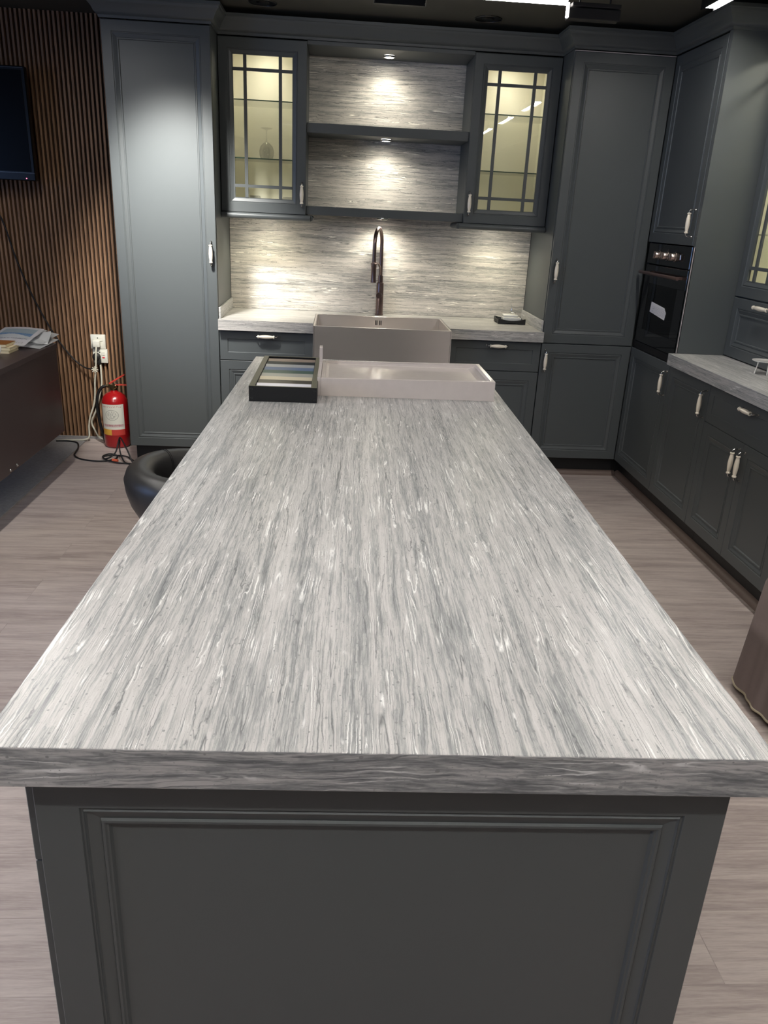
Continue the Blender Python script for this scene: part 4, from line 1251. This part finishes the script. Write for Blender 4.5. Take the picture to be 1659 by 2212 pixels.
o = mesh_obj('cable_tie', bm, 'cable_white', None, None, True); tag(o, 'knotted pale tie round the white cable below the sockets', 'cable tie')
bm = B(); tube(bm, [(-2.28, 4.485, 1.62), (-2.20, 4.485, 1.50), (-2.125, 4.485, 1.37), (-2.075, 4.485, 1.17), (-2.015, 4.485, .98), (-1.94, 4.485, .80), (-1.858, 4.485, .645), (-1.77, 4.48, .53), (-1.70, 4.46, .485), (-1.648, 4.44, .480)], .0048, 10, 0, 8)
o = mesh_obj('television_cable', bm, 'rubber', None, None, True); tag(o, 'black cable sagging from the television down the slatted wall to the white cable', 'cable')
bm = B()
tube(bm, [(-1.90, 4.36, .011), (-1.82, 4.365, .011), (-1.755, 4.33, .011), (-1.715, 4.22, .011), (-1.700, 4.12, .011), (-1.690, 4.06, .009), (-1.640, 4.00, .006), (-1.56, 3.965, .006), (-1.48, 3.965, .006), (-1.425, 4.02, .006), (-1.44, 4.09, .008), (-1.49, 4.10, .010), (-1.51, 4.04, .012), (-1.47, 3.975, .016), (-1.42, 4.00, .05), (-1.405, 4.04, .115), (-1.385, 4.02, .14), (-1.33, 3.94, .09), (-1.27, 3.88, .008), (-1.16, 3.85, .007)], .0048, 10, 0, 8)
tube(bm, [(-1.16, 3.90, .007), (-1.30, 3.98, .008), (-1.37, 4.06, .010), (-1.45, 4.06, .014), (-1.50, 4.02, .016), (-1.46, 3.96, .012), (-1.38, 3.93, .007), (-1.26, 3.92, .007), (-1.16, 3.90, .007)], .0046, 10, 0, 8)
tube(bm, [(-1.40, 4.05, .12), (-1.40, 4.03, .06), (-1.36, 3.96, .010), (-1.30, 3.90, .007)], .0046, 10, 0, 8)
cable = mesh_obj('floor_cable', bm, 'rubber', None, None, True)
cyl(bm := B(), (-1.43, 3.965, .012), (-1.395, 3.955, .014), .010, .008, 12)
e_ = Vector((0, 0, 0))
tt = thing('floor_cable', 'tangled thin black cable with an orange-tipped plug, on the floor in front of the extinguisher', 'cable', (-1.5, 4.05, 0))
cable.name = 'cable'; cable.parent = tt; cable.matrix_parent_inverse = WM[tt].inverted(); WM[cable] = WM[tt]
mesh_obj('plug_tip', bm, 'plug_orange', tt, 'orange plug tip')

# ---------------------------------------------------------------- fire extinguisher
EX, EY = -1.492, 4.335
t = thing('fire_extinguisher', 'red fire extinguisher with a white label, on the floor beside the tall left cabinet', 'extinguisher', (EX, EY, 0))
bm = B(); lathe(bm, [(0, 0), (.070, 0), (.079, .006), (.083, .016), (.083, .275), (.080, .305), (.068, .333), (.045, .352), (.024, .360), (.020, .372), (0, .372)], (EX, EY, .001), n=48)
mesh_obj('cylinder', bm, 'red_paint', t, None, True)
bm = B(); torus(bm, (EX, EY, .155), .0832, .0012, n=48, k=6); mesh_obj('seam', bm, 'red_paint', t, None, True)
bm = B()
r_ = .0840; a_0, a_1 = math.radians(214), math.radians(322); n = 24; A, C = [], []
z0_, z1_ = .090, .292
for i in range(n + 1):
    a = a_0 + (a_1 - a_0) * i / n
    A.append(bm.verts.new((EX + r_ * math.cos(a), EY + r_ * math.sin(a), z0_))); C.append(bm.verts.new((EX + r_ * math.cos(a), EY + r_ * math.sin(a), z1_)))
uvl = bm.loops.layers.uv.new()
for i in range(n):
    f = bm.faces.new((A[i], A[i + 1], C[i + 1], C[i]))
    for l in f.loops:
        v = l.vert; k = i if v in (A[i], C[i]) else i + 1
        l[uvl].uv = (k / n, (v.co.z - z0_) / (z1_ - z0_))
mesh_obj('label', bm, 'paper_label', t, 'white instruction label with a round stamp and red and yellow bands', True)
bm = B(); lathe(bm, [(0, .398), (.013, .398), (.014, .388), (.022, .384), (.022, .372), (0, .372)], (EX, EY, 0), n=20)
box(bm, EX - .030, EX + .028, EY - .012, EY + .012, .386, .404, .003)
cyl(bm, (EX - .028, EY, .394), (EX - .052, EY, .396), .011, .009, 14); cyl(bm, (EX, EY - .01, .394), (EX, EY - .024, .394), .012, .011, 16)
mesh_obj('valve', bm, 'brass', t, 'metal valve head', True)
bm = B()
def slab(bm, p0, p1, w0, w1, th):
    p0, p1 = Vector(p0), Vector(p1); d = (p1 - p0).normalized(); s = Vector((0, 1, 0)); n_ = d.cross(s).normalized()
    q = [bm.verts.new(p + s * sw * w + n_ * st * th) for p, w in ((p0, w0), (p1, w1)) for sw, st in ((-1, -1), (1, -1), (1, 1), (-1, 1))]
    for i in range(4): bm.faces.new((q[i], q[(i + 1) % 4], q[4 + (i + 1) % 4], q[4 + i]))
    bm.faces.new(q[:4][::-1]); bm.faces.new(q[4:])
slab(bm, (EX - .022, EY - .01, .414), (EX + .075, EY - .01, .474), .010, .013, .005)
bmesh.ops.bevel(bm, geom=list(bm.edges), offset=.002, segments=2, affect='EDGES')
mesh_obj('squeeze_lever', bm, 'lever_red', t, 'raised salmon-red squeeze lever')
bm = B(); slab(bm, (EX + .018, EY - .008, .408), (EX + .10, EY - .008, .408), .009, .011, .003); mesh_obj('carry_handle', bm, 'lever_red', t)
bm = B(); torus(bm, (EX + .028, EY - .02, .425), .012, .0018, (0, 1, .3), 20, 6); cyl(bm, (EX + .01, EY - .014, .404), (EX + .006, EY - .012, .416), .004, .004, 10); mesh_obj('safety_pin', bm, 'chrome', t, None, True)
bm = B(); tube(bm, [(EX - .048, EY, .396), (EX - .075, EY - .004, .384), (EX - .100, EY - .006, .345), (EX - .112, EY - .006, .28), (EX - .112, EY, .20), (EX - .104, EY + .01, .12), (EX - .094, EY + .02, .06), (EX - .088, EY + .024, .012)], .0095, 12, 0, 6)
mesh_obj('hose', bm, 'rubber', t, 'black rubber hose', True)

# ---------------------------------------------------------------- desk clutter
def sheet(bm, corners, nx=8, ny=6, curl=lambda u, v: 0, th=.0008):
    c = [Vector(p) for p in corners]; uvl = bm.loops.layers.uv.verify(); G = []
    for j in range(ny + 1):
        row = []
        for i in range(nx + 1):
            u, v = i / nx, j / ny
            p = (c[0] * (1 - u) + c[1] * u) * (1 - v) + (c[3] * (1 - u) + c[2] * u) * v
            p = p + Vector((0, 0, curl(u, v))); row.append((bm.verts.new(p), u, v))
        G.append(row)
    for j in range(ny):
        for i in range(nx):
            q = [G[j][i], G[j][i + 1], G[j + 1][i + 1], G[j + 1][i]]
            f = bm.faces.new([k[0] for k in q])
            for l, k in zip(f.loops, q): l[uvl].uv = (k[1], k[2])
    r = bmesh.ops.solidify(bm, geom=list(bm.faces), thickness=th)


DT = .7505
PILE = [((-1.87, 3.60), (-1.640, 3.54), (-1.63, 3.82), (-1.84, 3.90), .003, 'plain_paper', 0.010), ((-1.80, 3.62), (-1.650, 3.60), (-1.66, 3.92), (-1.83, 3.93), .018, 'plain_paper', .02),
        ((-1.93, 3.60), (-1.70, 3.58), (-1.70, 3.86), (-1.93, 3.90), .046, 'plain_paper', .012)]
t = thing('newspaper', 'folded white newspaper sheets spread at the far corner of the dark desk', 'newspaper', (-1.74, 3.72, .75))
for i, (a, b_, c, d, z, m_, cu) in enumerate(PILE):
    bm = B(); sheet(bm, [(*a, DT + z), (*b_, DT + z + .002), (*c, DT + z + .010), (*d, DT + z + .008)], curl=lambda u, v, cu=cu: cu * math.sin(PI * u) * (.5 + .5 * math.sin(PI * v)), th=.0012)
    mesh_obj('sheet', bm, m_, t, None, True)
bm = B()   # folded ridge standing up
for k in range(2):
    sheet(bm, [(-1.76, 3.60, DT + .012), (-1.640, 3.66, DT + .012), (-1.655, 3.78, DT + .052 + .012 * k), (-1.74, 3.76, DT + .045 + .012 * k)], th=.0012)
mesh_obj('fold', bm, 'plain_paper', t, 'raised folded edge', True)
bm = B(); sheet(bm, [(-1.925, 3.49, DT + .028), (-1.700, 3.48, DT + .026), (-1.690, 3.78, DT + .074), (-1.92, 3.82, DT + .070)], curl=lambda u, v: .006 * math.sin(PI * u), th=.0016)
o = mesh_obj('chart_printout', bm, 'paper_chart', None, None, True); tag(o, 'printed sheet with a blue bar chart lying on the newspaper on the desk', 'paper')
for i, (dx_, dz, m_, lb) in enumerate(((0, 0, 'page_cream', 'small cream-paged notebook at the bottom of the stack behind the mug'), (.006, .016, 'page_cream', 'small cream-paged notebook in the middle of the stack behind the mug'), (-.012, .032, 'book_brown', 'small brown-covered notebook on top of the stack behind the mug'))):
    t = thing('notebook', lb, 'notebook', (-1.79 + dx_, 3.42, DT + dz), 0, 'notebooks stacked on the desk')
    x1_ = -1.742 + dx_
    mesh_obj('pages', box(B(), x1_ - .09, x1_ - .001, 3.391, 3.519, DT + dz + .0013, DT + dz + .0139), 'page_cream', t)
    bm = B(); box(bm, x1_ - .092, x1_, 3.39, 3.52, DT + dz + .0003, DT + dz + .0012); box(bm, x1_ - .092, x1_, 3.39, 3.52, DT + dz + .0140, DT + dz + .0150); box(bm, x1_ - .092, x1_ - .090, 3.39, 3.52, DT + dz + .0012, DT + dz + .0140)
    mesh_obj('cover', bm, m_, t)
t = thing('saucer', 'dark saucer under the mug at the left edge', 'saucer', (-1.79, 3.28, DT))
bm = B(); lathe(bm, [(0, 0), (.03, 0), (.055, .006), (.062, .011), (.060, .012), (.032, .004), (0, .003)], (-1.80, 3.27, DT + .0005), n=32); mesh_obj('dish', bm, 'mug_dark', t, None, True)
t = thing('mug', 'dark patterned mug with a clear glass handle, cut by the left edge', 'mug', (-1.80, 3.27, DT + .005))
bm = B(); lathe(bm, [(0, .001), (.034, .001), (.037, .006), (.038, .082), (.0355, .084), (.034, .080), (.033, .008), (0, .006)], (-1.805, 3.27, DT + .004), n=32); mesh_obj('cup', bm, 'mug_dark', t, None, True)
bm = B(); tube(bm, [(-1.768, 3.27, DT + .078), (-1.748, 3.27, DT + .080), (-1.735, 3.27, DT + .055), (-1.742, 3.27, DT + .026), (-1.768, 3.27, DT + .016)], .0055, 12, 0, 6); mesh_obj('handle', bm, 'white_ceramic', t, 'pale loop handle', True)

# ---------------------------------------------------------------- ceiling fittings
for x_, y_, lb in ((.696, 4.00, 'unlit round ceiling spotlight with a thin shiny rim, right of centre'), (-.484, 3.979, 'unlit round ceiling spotlight with a thin shiny rim, above the left wall cabinet')):
    t = thing('recessed_spotlight', lb, 'lamp', (x_, y_, ZCEIL - .008), 0, 'round ceiling spotlights')
    bm = B(); torus(bm, (x_, y_, ZCEIL - .003), .071, .0030, n=40); mesh_obj('rim', bm, 'chrome_dark', t, None, True)
    bm = B(); cyl(bm, (x_, y_, ZCEIL - .0005), (x_, y_, ZCEIL - .002), .068, .068, 32); cyl(bm, (x_, y_, ZCEIL - .002), (x_, y_, ZCEIL - .008), .035, .030, 24); mesh_obj('lens', bm, 'tv_black', t)


def strip_light(p0, p1, label, w=.026):
    p0, p1 = Vector(p0), Vector(p1); c = (p0 + p1) / 2; d = (p1 - p0).normalized(); s = Vector((-d.y, d.x, 0))
    t = thing('strip_light', label, 'lamp', (c.x, c.y, p0.z), 0, 'linear ceiling strip lights')

    def bar(name, w0, z0_, z1_, m):
        bm = B(); q = []
        for z in (z0_, z1_):
            for a, e in ((p0, -1), (p0, 1), (p1, 1), (p1, -1)): q.append(bm.verts.new((a.x + s.x * e * w0, a.y + s.y * e * w0, z)))
        bm.faces.new(q[:4][::-1]); bm.faces.new(q[4:])
        for i in range(4): bm.faces.new((q[i], q[(i + 1) % 4], q[4 + (i + 1) % 4], q[4 + i]))
        mesh_obj(name, bm, m, t)
    bar('diffuser', w, p0.z, p0.z + .002, 'strip_glow'); bar('housing', w + .004, p0.z + .0022, p0.z + .035, 'matte_black')
    bm = B()
    for e in (-1, 1):
        q = []
        for z in (p0.z - .010, p0.z + .0021):
            for a, o_ in ((p0, w), (p0, w + .004), (p1, w + .004), (p1, w)): q.append(bm.verts.new((a.x + s.x * e * o_, a.y + s.y * e * o_, z)))
        bm.faces.new(q[:4][::-1]); bm.faces.new(q[4:])
        for i in range(4): bm.faces.new((q[i], q[(i + 1) % 4], q[4 + (i + 1) % 4], q[4 + i]))
    mesh_obj('side_lip', bm, 'matte_black', t)
    for f_ in (.15, .85):
        bm = B(); p = p0.lerp(p1, f_); cyl(bm, (p.x, p.y, p0.z + .035), (p.x, p.y, ZCEIL - .0005), .005, .005, 10)
        mesh_obj('hanger', bm, 'matte_black', t)
    return t


def tube_light(p0, p1, label, r=.011, glow='tube_glow', fix=True):
    p0, p1 = Vector(p0), Vector(p1); c = (p0 + p1) / 2; d = (p1 - p0).normalized()
    t = thing('tube_light', label, 'lamp', (c.x, c.y, p0.z), 0, 'linear ceiling tube lights')
    bm = B(); tube(bm, [p0, p1], r, 14, 0, 0); mesh_obj('tube', bm, glow, t, None, True)
    s = Vector((-d.y, d.x, 0)); bm = B()
    q = []
    for z in (p0.z + r + .001, p0.z + r + .022):
        for a, e in ((p0, -1), (p0, 1), (p1, 1), (p1, -1)): q.append(bm.verts.new((a.x + s.x * e * .018, a.y + s.y * e * .018, z)))
    bm.faces.new(q[:4][::-1]); bm.faces.new(q[4:])
    for i in range(4): bm.faces.new((q[i], q[(i + 1) % 4], q[4 + (i + 1) % 4], q[4 + i]))
    mesh_obj('housing', bm, 'matte_black', t)
    bm = B()
    for f_ in (.15, .85):
        p = p0.lerp(p1, f_); cyl(bm, (p.x, p.y, p0.z + r + .022), (p.x, p.y, ZCEIL - .0005), .005, .005, 10)
    mesh_obj('hanger', bm, 'matte_black', t)
    return t


LY, LZ = 3.03, 2.378
tube_light((-.35, LY, LZ), (.872, LY, LZ), 'bright white tube light across the top edge, parallel to the sink wall', .012)
t = thing('lamp_box', 'black rectangular lamp box hanging at the top edge, left of the bright tube end', 'lamp', (.165, LY - .03, 2.318), 0, 'black boxes of the ceiling lamp')
bm = B(); box(bm, .058, .272, 2.985, 3.005, 2.318, 2.385, .001); mesh_obj('cover', bm, 'matte_black', t)
bm = B(); box(bm, .266, .2695, 2.9835, 2.985, 2.3205, 2.328); box(bm, .0605, .063, 2.9835, 2.985, 2.322, 2.327); mesh_obj('clip', bm, 'chrome', t)
bm = B(); cyl(bm, (.10, 2.995, 2.385), (.10, 2.995, ZCEIL - .0005), .004, .004, 8); cyl(bm, (.23, 2.995, 2.385), (.23, 2.995, ZCEIL - .0005), .004, .004, 8); mesh_obj('hanger', bm, 'matte_black', t)
t = thing('lamp_box', 'black rectangular lamp box hanging right of the bright tube, with a lit end', 'lamp', (.98, LY - .03, 2.312), 0, 'black boxes of the ceiling lamp')
bm = B(); box(bm, .872, 1.092, 2.985, 3.040, 2.312, 2.352, .002); box(bm, .885, 1.092, 2.985, 3.040, 2.357, 2.372, .002); mesh_obj('cover', bm, 'wall_dark', t)
bm = B(); box(bm, .862, .8715, 2.984, 3.000, 2.314, 2.368, .001); mesh_obj('lit_end', bm, 'tube_glow', t, 'narrow glowing strip for the tube light falling on the end face')  # end face lit by the tube, its brightness drawn as a glow
bm = B(); cyl(bm, (.92, 3.01, 2.352), (.92, 3.01, ZCEIL - .0005), .004, .004, 8); cyl(bm, (1.05, 3.01, 2.352), (1.05, 3.01, ZCEIL - .0005), .004, .004, 8); mesh_obj('hanger', bm, 'matte_black', t)

ZL = 2.42
ys = [(3.15, 2.55), (2.05, 1.45), (.95, .35), (-.15, -.75), (-1.25, -1.85)]
RL = ['slim strip light over the right aisle, glowing in the top right corner', 'slim strip light over the right aisle, mirrored highest in the right cabinet glass', 'slim strip light over the right aisle, mirrored in the middle of the right cabinet glass',
      'slim strip light right of the camera, mirrored low in the right cabinet glass', 'slim strip light over the right aisle, farthest behind the camera']
for i, (a, b_) in enumerate(ys): strip_light((1.525, a, ZL), (1.525, b_, ZL), RL[i])
for i, (a, b_) in enumerate(ys[:4]):
    strip_light((-1.45, a - .3, ZL), (-1.45, b_ - .3, ZL), 'slim strip light over the left aisle, ' + ('nearest the slatted wall', 'second from the slatted wall', 'beside the camera', 'behind the camera, added as fill')[i], .040)  # last strip added and the row widened to brighten floor and base doors
strip_light((-.8, -.85, ZL), (.8, -.85, ZL), 'long unseen strip light added behind the camera, parallel to the sink wall')  # added out of view to brighten the island's near end and front
strip_light((-.45, .65, ZL), (.45, .65, ZL), 'unseen strip light added over the middle of the island, parallel to the sink wall')  # added overhead, out of view, to lift the island top
t = thing('track_spotlight', 'black ceiling spotlight aimed at the tall left cabinet, outside the photo', 'lamp', (-1.0, 3.02, 2.38))
d_ = (Vector((-.95, 3.94, 1.40)) - Vector((-1.0, 3.02, 2.38))).normalized(); p_ = Vector((-1.0, 3.02, 2.38))
bm = B(); cyl(bm, p_ - d_ * .10, p_ - d_ * .002, .032, .034, 24); mesh_obj('body', bm, 'matte_black', t)
bm = B(); cyl(bm, p_ - d_ * .05, (p_.x, p_.y, ZCEIL - .0005), .006, .006, 10); mesh_obj('stem', bm, 'matte_black', t)
spot('track_lamp', p_ + d_ * .004, (-.95, 3.94, 1.40), math.radians(56), 1.0, SPOTW, (1.0, .98, .93), .09, t)
